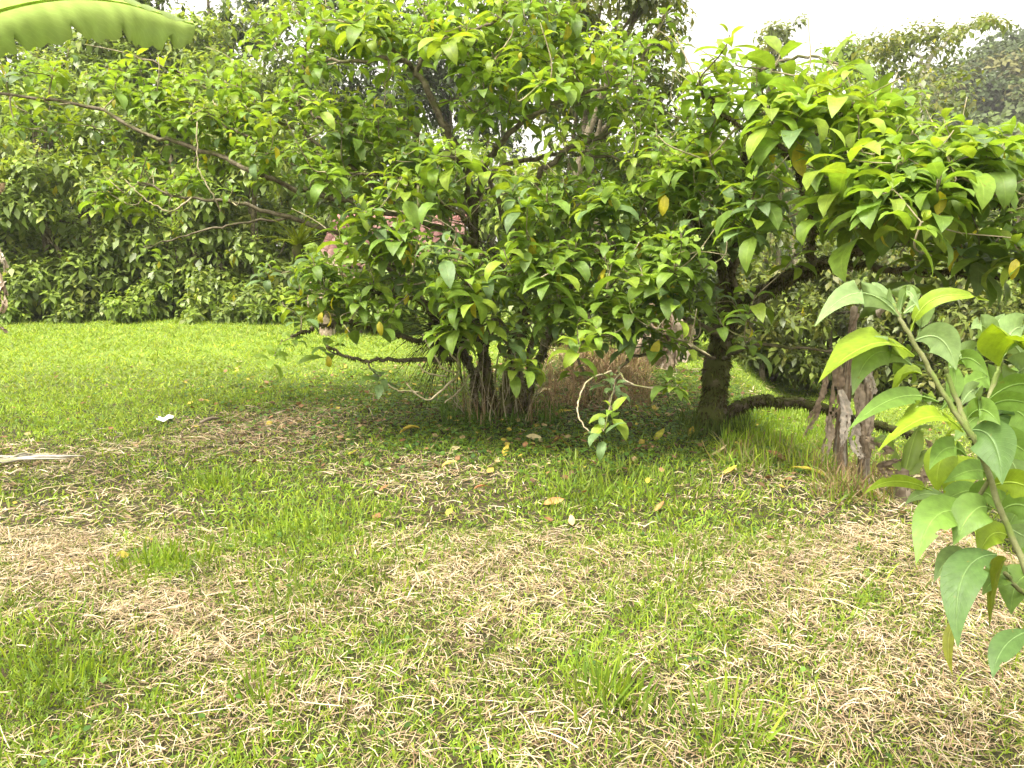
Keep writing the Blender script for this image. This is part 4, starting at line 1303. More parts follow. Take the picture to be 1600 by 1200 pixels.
# ------------------------------------------------------------------ epiphytes on the trees
def bromeliad(px, py, d, n, L, col, label, name='bromeliad', w=0.035, up=0.8):
    c = P(px, py, d)
    root = thing(name, c, label, 'epiphyte')
    for k in range(n):
        a = k * 2.4 + R.normal(0, .2)
        f = k / n
        el = up * (0.2 + f) + R.normal(0, .12)
        dv = np.array([math.cos(a) * math.cos(el), math.sin(a) * math.cos(el), math.sin(el)])
        ln = L * R.uniform(.75, 1.2)
        V, Q, U = leaf_template(ln, w * R.uniform(.8, 1.2), 1.1, .5, 3, 6, shape=0.45)
        B = basis(dv, np.array([0, 0, 1.0]) + .01)
        me = mesh_np('blade', (B @ V.T).T, [Q], M_LEAF, np.tile(np.array(col) * R.uniform(.75, 1.25), (len(V), 1)), U)
        o = obj('blade', me, root)
        o.matrix_parent_inverse = Matrix.Identity(4)
    mb = MB(); mb.tube([np.array([0, 0, -.1]), np.array([0, 0, -.02]), np.array([0, 0, .08])], [.03, .06, .03], 8, jit=.2)
    o = obj('rosette_base', mb.mesh('rosette_base', M_BARK), root); o.matrix_parent_inverse = Matrix.Identity(4)
    return root


bromeliad(466, 388, 6.75, 26, .42, (0.20, 0.25, 0.03), 'spiky yellow-green bromeliad perched on the left branch')


def nest():
    c = P(700, 520, 7.2)
    root = thing('epiphyte_clump', c, 'dark tangled root mass with broad strap leaves on the left stems', 'epiphyte')
    n, k = 12, 14
    V = []
    for i in range(n):
        th = math.pi * i / (n - 1)
        for j in range(k):
            ph = 2 * math.pi * j / k
            r = 0.17 * (1 + 0.35 * math.sin(2 * ph + i * .7) * math.sin(th) + R.normal(0, .12))
            V.append((r * math.sin(th) * math.cos(ph) * 1.05, r * math.sin(th) * math.sin(ph), r * math.cos(th) * 0.95))
    idx = np.arange(n * k).reshape(n, k)
    Q = [(idx[i, j], idx[i + 1, j], idx[i + 1, (j + 1) % k], idx[i, (j + 1) % k]) for i in range(n - 1) for j in range(k)]
    o = obj('root_mass', mesh_np('root_mass', np.array(V), [np.array(Q)], M_NEST), root); o.matrix_parent_inverse = Matrix.Identity(4)
    m = 900
    v = R.normal(0, 1, (m, 3)); v /= np.linalg.norm(v, axis=1, keepdims=True)
    B = v * 0.16 * R.uniform(.8, 1.3, (m, 1))
    D = (v * .5 + R.normal(0, .7, (m, 3)) + [-.5, 0, -.1]) * R.uniform(.06, .42, (m, 1)) ** 1.2
    C = np.array([(0.02, .016, .008), (.05, .04, .018), (.03, .035, .01)])[R.integers(0, 3, m)]
    VV, F, CC = blades(B, D, np.full(m, .006), C, .45)
    o = obj('fibres', mesh_np('fibres', VV, F, M_MOSS, CC), root); o.matrix_parent_inverse = Matrix.Identity(4); o['kind'] = 'stuff'
    for (a, el, ln, w) in [(2.7, 1.1, .55, .09), (.3, 1.0, .6, .10), (3.6, .5, .5, .05), (3.3, .2, .55, .04), (3.0, -.1, .5, .04), (3.9, .0, .5, .04), (-.4, .4, .5, .06), (2.2, 1.3, .5, .08), (1.2, 1.2, .5, .08), (5, .8, .5, .07)]:
        dv = np.array([math.cos(a) * math.cos(el), -abs(math.sin(a)) * math.cos(el) * .6, math.sin(el)])
        T, Q, U = leaf_template(ln, w, .8, .25, 3, 7, shape=0.6)
        Bm = basis(dv, np.array([.1, -.5, 1.0]))
        o = obj('strap_leaf', mesh_np('strap_leaf', (Bm @ T.T).T + dv * .12, [Q], M_LEAF, np.tile((0.085, .15, .018), (len(T), 1)) * R.uniform(.6, 1.2), U), root)
        o.matrix_parent_inverse = Matrix.Identity(4)


nest()


# ------------------------------------------------------------------ foreground shrub at the right edge
def near_shrub():
    D = 1.75
    bx = np.array([1.62, 1.50, 0.0]); bx[2] = float(H(bx[0], bx[1]))
    root = thing('foreground_shrub', bx, 'large-leaved green shrub close to the camera at the right edge', 'shrub')
    stems = [
        ([bx - [0, 0, .05], P(1690, 1120, 1.72), P(1640, 980, 1.72), P(1600, 885, 1.72), P(1562, 790, 1.72), P(1530, 705, 1.72), P(1490, 640, 1.72), P(1445, 565, 1.72), P(1415, 512, 1.72), P(1395, 475, 1.72)], .0085, .0045),
        ([P(1518, 685, 1.72), P(1500, 640, 1.76), P(1482, 590, 1.78), P(1478, 575, 1.78)], .007, .005),
        ([P(1524, 695, 1.72), P(1540, 640, 1.82), P(1556, 590, 1.86), P(1565, 560, 1.88)], .008, .005),
        ([bx - [-.05, 0, .05], P(1680, 1020, 1.85), P(1620, 940, 1.85), P(1590, 920, 1.85), P(1570, 895, 1.82)], .008, .005),
        ([P(1545, 750, 1.72), P(1515, 800, 1.8), P(1505, 785, 1.84)], .005, .004),
        ([bx - [-.1, 0, .05], P(1720, 900, 1.9), P(1660, 760, 1.9), P(1610, 690, 1.9), P(1580, 640, 1.9), P(1572, 610, 1.9)], .009, .005),
    ]
    for pts, r0, r1 in stems:
        pp, rad = smooth_path(pts, np.linspace(r0, r1, len(pts)), 6, .0012)
        mb = MB(); mb.tube(pp, rad, 8, jit=.05)
        obj('stem', mb.mesh('stem', M_STEM), root)
    PALE, MID, DARK, YG = (0.21, 0.31, 0.115), (0.15, 0.26, 0.045), (0.095, 0.175, 0.045), (0.22, 0.32, 0.018)
    # base, mid, tip (photo pixels), width px, roll, base depth, tip depth, colour
    Ls = [
        (1405, 495, 1340, 458, 1273, 510, 34, .9, 1.72, 1.66, PALE), (1408, 490, 1365, 455, 1345, 470, 24, .6, 1.74, 1.80, PALE),
        (1412, 490, 1440, 478, 1434, 530, 34, .1, 1.74, 1.78, PALE), (1406, 490, 1418, 455, 1437, 486, 16, .5, 1.72, 1.66, PALE),
        (1422, 522, 1462, 466, 1546, 470, 22, -.9, 1.72, 1.66, YG), (1430, 532, 1470, 530, 1494, 578, 46, .3, 1.72, 1.68, PALE),
        (1428, 556, 1362, 538, 1279, 598, 36, 2.3, 1.72, 1.62, YG), (1424, 570, 1368, 552, 1332, 617, 44, .4, 1.72, 1.66, PALE),
        (1440, 585, 1415, 588, 1391, 628, 40, 2.9, 1.74, 1.78, YG), (1466, 628, 1400, 622, 1325, 672, 26, .9, 1.72, 1.60, MID),
        (1462, 622, 1430, 628, 1408, 655, 36, 2.9, 1.75, 1.82, YG), (1505, 675, 1450, 652, 1371, 706, 24, 2.0, 1.72, 1.60, YG),
        (1500, 668, 1478, 680, 1462, 722, 52, 3.0, 1.76, 1.82, YG), (1512, 655, 1535, 640, 1563, 664, 36, .3, 1.72, 1.64, MID),
        (1520, 672, 1552, 690, 1566, 757, 56, .25, 1.70, 1.62, DARK), (1486, 572, 1515, 560, 1545, 588, 26, .5, 1.76, 1.70, MID),
        (1484, 575, 1512, 548, 1537, 556, 28, .4, 1.80, 1.86, PALE), (1560, 552, 1540, 512, 1517, 514, 34, .4, 1.86, 1.80, PALE),
        (1562, 572, 1585, 535, 1625, 545, 60, 2.6, 1.86, 1.78, YG), (1566, 558, 1585, 515, 1615, 522, 46, .4, 1.88, 1.92, PALE),
        (1545, 625, 1590, 600, 1640, 612, 32, 1.0, 1.82, 1.76, MID), (1536, 645, 1580, 625, 1640, 650, 28, 1.0, 1.82, 1.74, MID),
        (1510, 712, 1480, 700, 1452, 734, 30, .5, 1.74, 1.66, MID), (1530, 690, 1575, 690, 1630, 730, 44, .5, 1.80, 1.74, MID),
        (1476, 778, 1406, 752, 1350, 772, 17, .9, 1.84, 1.76, YG), (1486, 781, 1445, 772, 1414, 789, 17, .7, 1.84, 1.80, PALE),
        (1502, 803, 1460, 795, 1428, 833, 28, .7, 1.84, 1.78, PALE), (1520, 811, 1465, 805, 1432, 880, 50, .45, 1.76, 1.66, MID),
        (1548, 795, 1520, 800, 1490, 852, 50, .3, 1.74, 1.70, MID), (1512, 865, 1485, 870, 1459, 910, 26, .6, 1.80, 1.74, PALE),
        (1557, 867, 1505, 900, 1497, 1012, 50, .2, 1.74, 1.62, DARK), (1500, 960, 1482, 1000, 1489, 1056, 14, .5, 1.80, 1.76, (.2, .22, .02)),
        (1572, 872, 1560, 905, 1546, 985, 48, 2.9, 1.78, 1.80, (.17, .22, .012)), (1612, 985, 1570, 1010, 1551, 1060, 32, .4, 1.74, 1.66, DARK),
        (1562, 800, 1600, 790, 1640, 830, 40, .5, 1.78, 1.72, MID), (1570, 820, 1605, 840, 1640, 850, 40, .4, 1.82, 1.76, PALE),
        (1510, 790, 1540, 770, 1560, 800, 36, .5, 1.84, 1.80, MID), (1575, 640, 1600, 650, 1630, 690, 44, .4, 1.9, 1.84, MID),
        (1575, 620, 1560, 650, 1570, 700, 40, .3, 1.9, 1.92, DARK), (1580, 900, 1560, 900, 1535, 930, 34, .5, 1.86, 1.82, MID),
        (1600, 720, 1570, 735, 1560, 790, 44, .4, 1.92, 1.9, MID), (1610, 690, 1640, 700, 1670, 760, 50, .4, 1.9, 1.84, MID),
        (1640, 980, 1680, 960, 1730, 1010, 50, .4, 1.72, 1.66, MID), (1660, 760, 1690, 740, 1740, 790, 50, .4, 1.9, 1.8, MID),
        (1600, 560, 1570, 530, 1535, 540, 40, .5, 2.05, 2.0, PALE), (1620, 600, 1590, 600, 1560, 640, 44, .5, 2.05, 2.0, MID),
        (1620, 660, 1590, 660, 1550, 690, 46, .5, 2.1, 2.05, YG), (1640, 800, 1600, 790, 1570, 840, 50, .4, 2.0, 1.95, MID), (1640, 760, 1610, 740, 1575, 760, 44, .5, 2.05, 2.0, PALE),
        (1620, 900, 1590, 910, 1580, 960, 46, .4, 1.9, 1.86, MID), (1530, 720, 1500, 740, 1480, 790, 42, .4, 1.95, 1.9, YG), (1540, 770, 1500, 770, 1455, 800, 30, .6, 1.9, 1.84, MID),
        (1572, 612, 1540, 590, 1500, 612, 40, .5, 1.98, 1.92, MID), (1575, 612, 1600, 575, 1640, 580, 46, .5, 1.96, 1.90, PALE),
        (1560, 660, 1530, 650, 1490, 690, 40, .4, 2.0, 1.95, MID), (1575, 640, 1610, 640, 1650, 670, 50, .5, 1.96, 1.9, YG),
        (1590, 680, 1560, 690, 1530, 740, 46, .4, 2.0, 1.98, DARK), (1600, 720, 1640, 730, 1670, 790, 50, .4, 1.96, 1.9, MID),
        (1550, 745, 1520, 735, 1475, 755, 30, .6, 1.80, 1.74, MID), (1548, 760, 1590, 755, 1630, 780, 40, .5, 1.74, 1.68, YG),
        (1580, 840, 1550, 835, 1530, 870, 36, .4, 1.78, 1.74, YG), (1590, 870, 1620, 880, 1660, 930, 46, .4, 1.76, 1.7, MID),
        (1610, 700, 1585, 740, 1590, 800, 50, .3, 2.0, 1.98, YG), (1565, 560, 1555, 520, 1570, 490, 30, .4, 1.9, 1.92, PALE),
        (1545, 700, 1580, 720, 1600, 775, 46, .35, 1.86, 1.84, PALE), (1500, 690, 1470, 720, 1465, 770, 40, .5, 1.9, 1.9, YG),
        (1500, 635, 1520, 610, 1530, 625, 26, .5, 1.80, 1.84, PALE), (1470, 640, 1492, 600, 1480, 560, 22, .4, 1.80, 1.82, MID),
    ]
    for (ax, ay, mx, my, tx, ty, w, roll, da, dt, col) in Ls:
        a, t = P(ax, ay, da), P(tx, ty, dt)
        m = P(mx, my, (da + dt) / 2)
        c = 2 * m - 0.5 * (a + t)
        n, K = 12, 7
        ts = np.linspace(0, 1, n + 1)
        cen = np.array([(1 - s) ** 2 * a + 2 * s * (1 - s) * c + s * s * t for s in ts])
        tan = np.gradient(cen, axis=0); tan /= np.linalg.norm(tan, axis=1)[:, None]
        prof = np.sin(np.pi * np.clip(ts * .97 + .01, 0, 1) ** .94) ** 1.25
        prof[0] = .06; prof[-1] = .02
        Wm = w * 1.14 / FPX * da
        t = t + (t - a) * .05
        V, U = [], []
        ph = R.uniform(0, 6)
        for i in range(n + 1):
            view = EYE - cen[i]; view /= np.linalg.norm(view)
            s = np.cross(view, tan[i]); s /= np.linalg.norm(s)
            nrm = np.cross(tan[i], s); nrm /= np.linalg.norm(nrm)
            if nrm[2] < 0: s, nrm = -s, -nrm
            cr, sr = math.cos(roll * .5), math.sin(roll * .5)
            s2 = s * cr + nrm * sr
            n2 = -s * sr + nrm * cr
            for f in np.linspace(-1, 1, K):
                hw = prof[i] * Wm * .5 / max(.45, abs(cr))
                z = abs(f) * hw * .28 + .025 * hw * math.sin(ts[i] * 23 + f * 3 + ph) * abs(f) - 0.10 * hw * f * f
                V.append(cen[i] + s2 * hw * f + n2 * z); U.append((ts[i], f))
        i, j = np.meshgrid(np.arange(n), np.arange(K - 1), indexing='ij')
        Q = np.stack([i * K + j, i * K + j + 1, (i + 1) * K + j + 1, (i + 1) * K + j], -1).reshape(-1, 4)
        # a few insect bites
        keep = np.ones(len(Q), bool)
        if R.random() < .3:
            keep[int(R.integers(3, n - 2)) * (K - 1) + int(R.choice([0, K - 2]))] = False
        V = np.array(V)
        cc = np.array(col) * R.uniform(.85, 1.12)
        o = obj('leaf', mesh_np('leaf', V, [Q[keep]], M_NEAR, np.tile(cc, (len(V), 1)), np.array(U)), root)
        mb = MB()
        # midrib and petiole running back into the stem
        k = max(2, n - 1)
        rib = cen[:k] - 0.0
        mb.tube(rib, np.linspace(.0022, .0007, k), 5, np.array(col) * 1.3 + .03)
        obj('midrib', mb.mesh('midrib', M_NEAR), o)
    # flower buds at the tip
    for (px, py, tx, ty) in [(1388, 480, 1385, 450), (1402, 485, 1407, 452), (1394, 482, 1378, 470)]:
        V, Q, U = leaf_template(.045, .014, -.3, .6, 3, 5)
        dv = P(tx, ty, 1.72) - P(px, py, 1.72)
        o = obj('bud_leaf', mesh_np('bud_leaf', (basis(dv, np.array([0, -1., .2])) @ V.T).T + P(px, py, 1.72), [Q], M_NEAR, np.tile(PALE, (len(V), 1)), U), root)


near_shrub()


# ------------------------------------------------------------------ lawn: green blades, straw, ground cover
# dry and green patches as they lie on the lawn (photo pixel of the centre, half sizes, strength)
STRAW = [(110, 880, 190, 80, .9), (440, 665, 160, 40, 1.7), (700, 750, 130, 55, .8), (680, 905, 240, 60, .75), (1180, 890, 120, 60, .6),
         (1450, 1100, 190, 110, .8), (1330, 830, 200, 60, .7), (60, 720, 140, 30, .6), (260, 780, 160, 40, .5), (300, 970, 200, 50, .5), (1000, 1110, 160, 70, .55),
         (560, 1120, 180, 60, .5), (940, 585, 120, 55, 2.4), (830, 660, 70, 18, .6), (1500, 900, 100, 60, .8), (800, 1010, 140, 50, .55), (1180, 612, 80, 14, 1.0), (130, 540, 150, 14, .4),
         (1250, 1010, 100, 50, .5), (300, 1130, 120, 50, .35), (1150, 760, 120, 30, .45), (240, 700, 250, 26, .4)]
GREEN = [(430, 790, 140, 50, .8), (500, 900, 120, 60, .5), (960, 770, 150, 70, .7), (60, 1060, 120, 70, .8), (230, 880, 60, 30, .7), (950, 1080, 60, 60, .6),
         (150, 600, 260, 60, .9), (300, 520, 400, 30, .5), (700, 690, 200, 20, .7), (1020, 690, 180, 30, .9), (1180, 830, 80, 40, .5), (620, 1010, 80, 40, .5),
         (330, 750, 60, 20, .5), (1220, 680, 100, 40, .9), (480, 1150, 120, 50, .4), (1110, 1000, 90, 50, .4), (80, 640, 120, 20, .6)]


def straw_map(x, y):
    z = H(x, y)
    px, py, d = proj(np.stack([x, y, z], -1))
    near = sstep(600, 760, py)
    s = 0.03 + 0.39 * near
    for cx, cy, rx, ry, a in STRAW:
        s = s + a * 0.5 * np.exp(-(((px - cx) / rx) ** 2 + ((py - cy) / ry) ** 2))
    for cx, cy, rx, ry, a in GREEN:
        s = s - a * 0.65 * np.exp(-(((px - cx) / rx) ** 2 + ((py - cy) / ry) ** 2))
    s = s + 0.16 * wob(x, y, 2.3, 1.1) + 0.20 * wob(x, y, 6.7, .3) + 0.20 * wob(x, y, 15.0, 2.3) + .12 * wob(x, y, 31.0, .8)
    s = 0.36 + (s - 0.44) * .95
    out = (d < 0.5) | (py > 1400)
    return np.clip(np.where(out, 0.5, s), 0.02, 0.98), px, py


def field(n, y0, y1, margin=1.12, xmin=None, xmax=None):
    """random points over the part of the ground the view can take in, widening with distance"""
    y = y0 + (y1 - y0) * R.random(n)
    keep = R.random(n) < (y * 0.70 + .6) / (y1 * 0.70 + .6)
    y = y[keep]
    x = R.uniform(-1, 1, len(y)) * (y * 0.70 * margin + 0.6)
    return x, y


def under_tree(x, y):
    """0..1 closeness to the shaded ground below the two trees"""
    px, py, d = proj(np.stack([x, y, H(x, y)], -1))
    return np.clip(np.exp(-(((px - 880) / 380) ** 2 + ((py - 640) / 75) ** 2)) * 1.25, 0, 1)


gV, gF4, gF3, gC = [], [], [], []


def add_blades(store, V, F, C):
    n = sum(len(v) for v in store['V'])
    store['V'].append(V); store['Q'].append(F[0] + n); store['T'].append(F[1] + n); store['C'].append(C)


grass = dict(V=[], Q=[], T=[], C=[])
straw = dict(V=[], Q=[], T=[], C=[])
G_PAL = np.array([(0.185, 0.285, 0.026), (0.24, 0.34, 0.028), (0.135, 0.225, 0.028), (0.29, 0.36, 0.035), (0.22, 0.27, 0.06)])
S_PAL = np.array([(0.47, 0.365, 0.235), (0.56, 0.46, 0.315), (0.35, 0.25, 0.15), (0.25, 0.165, 0.09), (0.60, 0.52, 0.38), (0.30, 0.28, 0.11)])


def green_pass(n, y0, y1, hgt, wid, tall=0.04):
    x, y = field(n, y0, y1)
    s, px, py = straw_map(x, y)
    k = R.random(len(x)) > s * 0.92
    x, y, s = x[k], y[k], s[k]
    ut = under_tree(x, y)
    m = len(x)
    # tufts: blades of a tuft share a lean
    tuft = 0.5 + 0.5 * wob(x, y, 9.0, .7)
    h = hgt * R.uniform(.45, 1.3, m) * (0.75 + 0.5 * tuft) * (1 - .45 * ut) * (1.1 - .4 * s)
    tl = R.random(m) < tall
    h = np.where(tl, h * R.uniform(1.5, 2.4, m), h)
    a = R.uniform(0, 6.283, m)
    lean = R.uniform(.3, 1.25, m)
    lean = np.where(tl, lean * .4, lean)
    D = np.stack([np.cos(a) * np.sin(lean), np.sin(a) * np.sin(lean), np.cos(lean)], -1) * h[:, None]
    B = np.stack([x, y, H(x, y) - .004], -1)
    C = G_PAL[R.choice(5, m, p=[.3, .25, .2, .15, .1])] * R.uniform(.75, 1.25, (m, 1))
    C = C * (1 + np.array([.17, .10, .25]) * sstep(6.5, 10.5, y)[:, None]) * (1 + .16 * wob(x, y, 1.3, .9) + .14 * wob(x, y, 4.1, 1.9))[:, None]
    br = np.clip(s - .45, 0, 1)[:, None]
    C = C * (1 - br * .5) + np.array([.22, .22, .05]) * br * .5
    W = wid * R.uniform(.6, 1.4, m) * np.where(tl, 1.15, 1)
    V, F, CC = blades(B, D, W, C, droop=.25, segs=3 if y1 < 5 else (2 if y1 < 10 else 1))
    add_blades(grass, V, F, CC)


def straw_pass(n, y0, y1, ln, wid):
    x, y = field(n, y0, y1)
    s, px, py = straw_map(x, y)
    k = R.random(len(x)) < s ** 1.3 * 1.05
    x, y, s = x[k], y[k], s[k]
    m = len(x)
    a = R.uniform(0, 6.283, m) * .6 + wob(x, y, 3.0, 2.0) * 2.2
    L = ln * R.uniform(.35, 1.5, m)
    el = np.abs(R.normal(0.02, .12, m)); el = np.where(R.random(m) < .05, el + R.uniform(.2, .9, m), el)
    D = np.stack([np.cos(a) * np.cos(el), np.sin(a) * np.cos(el), np.sin(el)], -1) * L[:, None]
    B = np.stack([x, y, H(x, y) + R.uniform(.002, .03, m) * (0.4 + s)], -1)
    B -= D * .5 * np.array([1, 1, 0])
    C = S_PAL[R.choice(6, m, p=[.24, .18, .20, .15, .07, .16])] * R.uniform(.75, 1.2, (m, 1))
    ut = under_tree(x, y)[:, None]
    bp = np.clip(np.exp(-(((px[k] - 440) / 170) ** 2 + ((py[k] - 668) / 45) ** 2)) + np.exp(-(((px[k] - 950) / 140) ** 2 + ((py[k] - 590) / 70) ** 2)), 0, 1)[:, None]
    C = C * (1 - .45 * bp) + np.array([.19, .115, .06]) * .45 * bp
    lift = np.stack([R.normal(0, .006, m), R.normal(0, .006, m), R.uniform(0, .012, m)], -1) * (ln / .1)
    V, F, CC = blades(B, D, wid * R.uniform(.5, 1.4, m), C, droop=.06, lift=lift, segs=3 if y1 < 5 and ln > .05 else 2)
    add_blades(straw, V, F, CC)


green_pass(185000, 1.75, 4.2, .054, .0047, .045)
green_pass(190000, 4.2, 8.5, .060, .0084, .02)
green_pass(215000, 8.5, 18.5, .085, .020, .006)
straw_pass(125000, 1.75, 4.2, .070, .0026)
straw_pass(8000, 1.75, 4.2, .13, .0038)
straw_pass(95000, 4.2, 8.5, .09, .0052)
straw_pass(16000, 8.5, 17.0, .16, .015)

straw_pass(40000, 1.75, 4.2, .035, .0036)

# taller tufts standing out of the lawn (centre pixel, radius m, count, height)
for (px, py, r, n, h) in [(230, 885, .16, 260, .12), (345, 755, .14, 160, .14), (940, 1090, .10, 110, .20), (1130, 1150, .10, 80, .17), (415, 1090, .09, 60, .16), (520, 820, .25, 300, .13),
                          (970, 760, .35, 340, .15), (880, 770, .2, 120, .14), (1080, 770, .3, 200, .13), (60, 1060, .25, 240, .11), (640, 880, .2, 90, .12), (1060, 900, .15, 110, .13),
                          (470, 930, .2, 130, .13), (310, 870, .15, 90, .13), (1200, 870, .2, 120, .10), (1080, 850, .15, 90, .13), (1440, 800, .3, 280, .14), (1260, 1010, .15, 80, .12)]:
    c = G(px, py)
    r *= 1.5; h *= .8
    q = R.normal(0, r * .6, (n, 2))
    x, y = c[0] + q[:, 0], c[1] + q[:, 1]
    a = np.arctan2(q[:, 1], q[:, 0]) + R.normal(0, .6, n)
    lean = R.uniform(.05, .6, n)
    hh = h * R.uniform(.45, 1.25, n)
    D = np.stack([np.cos(a) * np.sin(lean), np.sin(a) * np.sin(lean), np.cos(lean)], -1) * hh[:, None]
    C = G_PAL[R.choice(5, n, p=[.35, .2, .3, .1, .05])] * R.uniform(.75, 1.15, (n, 1))
    V, F, CC = blades(np.stack([x, y, H(x, y)], -1), D, R.uniform(.005, .011, n), C, droop=.18)
    add_blades(grass, V, F, CC)

# rough grass on the bank and dry stalks round the trunks
def rough(n, region, h, w, pal, store, droop=.2, lean_max=.5):
    px = R.uniform(region[0], region[1], n); py = R.uniform(region[2], region[3], n)
    pts = np.array([G(a, b) for a, b in zip(px, py)])
    a = R.uniform(0, 6.283, n); lean = R.uniform(0, lean_max, n); hh = h * R.uniform(.4, 1.3, n)
    D = np.stack([np.cos(a) * np.sin(lean), np.sin(a) * np.sin(lean), np.cos(lean)], -1) * hh[:, None]
    pal = np.array(pal)
    C = pal[R.integers(0, len(pal), n)] * R.uniform(.75, 1.2, (n, 1))
    V, F, CC = blades(pts, D, w * R.uniform(.6, 1.4, n), C, droop)
    add_blades(store, V, F, CC)


BROWN = [(.26, .17, .09), (.34, .24, .13), (.18, .12, .06), (.30, .24, .10)]
rough(2600, (850, 1020, 535, 640), .16, .009, BROWN, straw, .1, 1.5)
rough(700, (1120, 1300, 690, 740), .22, .008, list(G_PAL) + [(.2, .16, .06), (.25, .2, .1)], grass, .3, .9)
rough(700, (1270, 1420, 710, 790), .22, .008, list(G_PAL[:3]) + [(.24, .18, .08)] * 3, grass, .3, .9)
rough(320, (1290, 1400, 735, 775), .24, .007, BROWN, straw, .3, .9)
rough(1500, (1130, 1340, 640, 700), .16, .010, [(0.17, .27, .016), (.21, .31, .02)], grass)
rough(110, (720, 870, 640, 668), .36, .006, BROWN, straw, .05, .45)
rough(500, (880, 1010, 555, 600), .30, .010, BROWN, straw, .3, .9)
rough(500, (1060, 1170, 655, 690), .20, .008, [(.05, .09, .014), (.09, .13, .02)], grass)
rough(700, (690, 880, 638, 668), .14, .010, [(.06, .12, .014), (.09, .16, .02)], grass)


def emit(store, name, mat, label, cat):
    V = np.vstack(store['V'])
    o = obj(name, mesh_np(name, V, [np.vstack(store['Q']), np.vstack(store['T'])], mat, np.vstack(store['C'])))
    return tag(o, label, cat, kind='stuff')


emit(grass, 'grass', M_GRASS, 'short green grass growing in patches over the lawn', 'grass')
emit(straw, 'straw', M_STRAW, 'dry tan mown grass lying over the lawn', 'straw')


# small broad-leaved ground cover, thick below the trees
def ground_cover():
    hexa = np.array([(0, 0, 0), (.35, .28, .06), (.42, .65, .08), (0, 1, 0), (-.42, .65, .08), (-.35, .28, .06)])
    T = dict(V=hexa, Q=np.array([(0, 1, 2, 3), (0, 3, 4, 5)]), U=np.zeros((6, 2)))
    x1, y1 = field(60000, 5.2, 9.5)
    qx, qy, _ = proj(np.stack([x1, y1, H(x1, y1)], -1))
    k = R.random(len(x1)) < under_tree(x1, y1) * .95 * (1 - .9 * np.exp(-(((qx - 940) / 110) ** 2 + ((qy - 585) / 50) ** 2)))
    x1, y1 = x1[k], y1[k]
    x2, y2 = field(26000, 1.75, 8)
    s, _, _ = straw_map(x2, y2)
    k = R.random(len(x2)) < (0.55 - s) * .8
    x2, y2 = x2[k], y2[k]
    x, y = np.concatenate([x1, x2]), np.concatenate([y1, y2])
    n = len(x)
    sz = np.concatenate([R.uniform(.02, .05, len(x1)), R.uniform(.012, .03, len(x2))])
    a = R.uniform(0, 6.283, n); el = R.uniform(-.2, .6, n)
    M = basis_v(np.stack([np.cos(a) * np.cos(el), np.sin(a) * np.cos(el), np.sin(el)], -1), np.tile([0, 0, 1.0], (n, 1))) * sz[:, None, None]
    pal = np.array([(0.07, .15, .018), (.10, .19, .02), (.13, .21, .02), (.05, .11, .016)])
    C = pal[R.integers(0, 4, n)] * R.uniform(.8, 1.25, (n, 1))
    p = np.stack([x, y, H(x, y) + R.uniform(.005, .05, n)], -1)
    V, Q, C, U = scatter([T], dict(t=np.zeros(n, int), M=M, p=p, c=C))
    o = obj('ground_cover', mesh_np('ground_cover', V, [Q], M_GRASS, C, U))
    tag(o, 'low small-leaved weeds carpeting the shade below the trees', 'weeds', kind='stuff')


ground_cover()


# crumbled brown and yellow leaf litter gathered in the shade and round the straw patches
def leaf_litter():
    q = np.array([(0, 0, 0), (.3, .3, .08), (.36, .62, .02), (0, 1, .1), (-.4, .6, .1), (-.3, .25, .0)])
    T = dict(V=q, Q=np.array([(0, 1, 2, 3), (0, 3, 4, 5)]), U=np.zeros((6, 2)))
    x, y = field(30000, 3.6, 10.0)
    s, px, py = straw_map(x, y)
    k = R.random(len(x)) < under_tree(x, y) * .30 + .012
    x, y = x[k], y[k]
    n = len(x)
    a = R.uniform(0, 6.283, n); el = R.uniform(-.3, .5, n)
    M = basis_v(np.stack([np.cos(a) * np.cos(el), np.sin(a) * np.cos(el), np.sin(el)], -1), np.array([0, 0, 1.0]) + R.normal(0, .3, (n, 3))) * R.uniform(.02, .075, n)[:, None, None]
    pal = np.array([(.17, .09, .04), (.24, .15, .07), (.12, .07, .035), (.34, .26, .12), (.36, .29, .05), (.20, .11, .05)])
    C = pal[R.integers(0, 6, n)] * R.uniform(.75, 1.2, (n, 1))
    V, Q, C, U = scatter([T], dict(t=np.zeros(n, int), M=M, p=np.stack([x, y, H(x, y) + R.uniform(.01, .045, n)], -1), c=C))
    tag(obj('leaf_litter', mesh_np('leaf_litter', V, [Q], M_DRY, C, U)), 'crumbled brown leaf litter scattered in the shade of the trees', 'litter', kind='stuff')


leaf_litter()

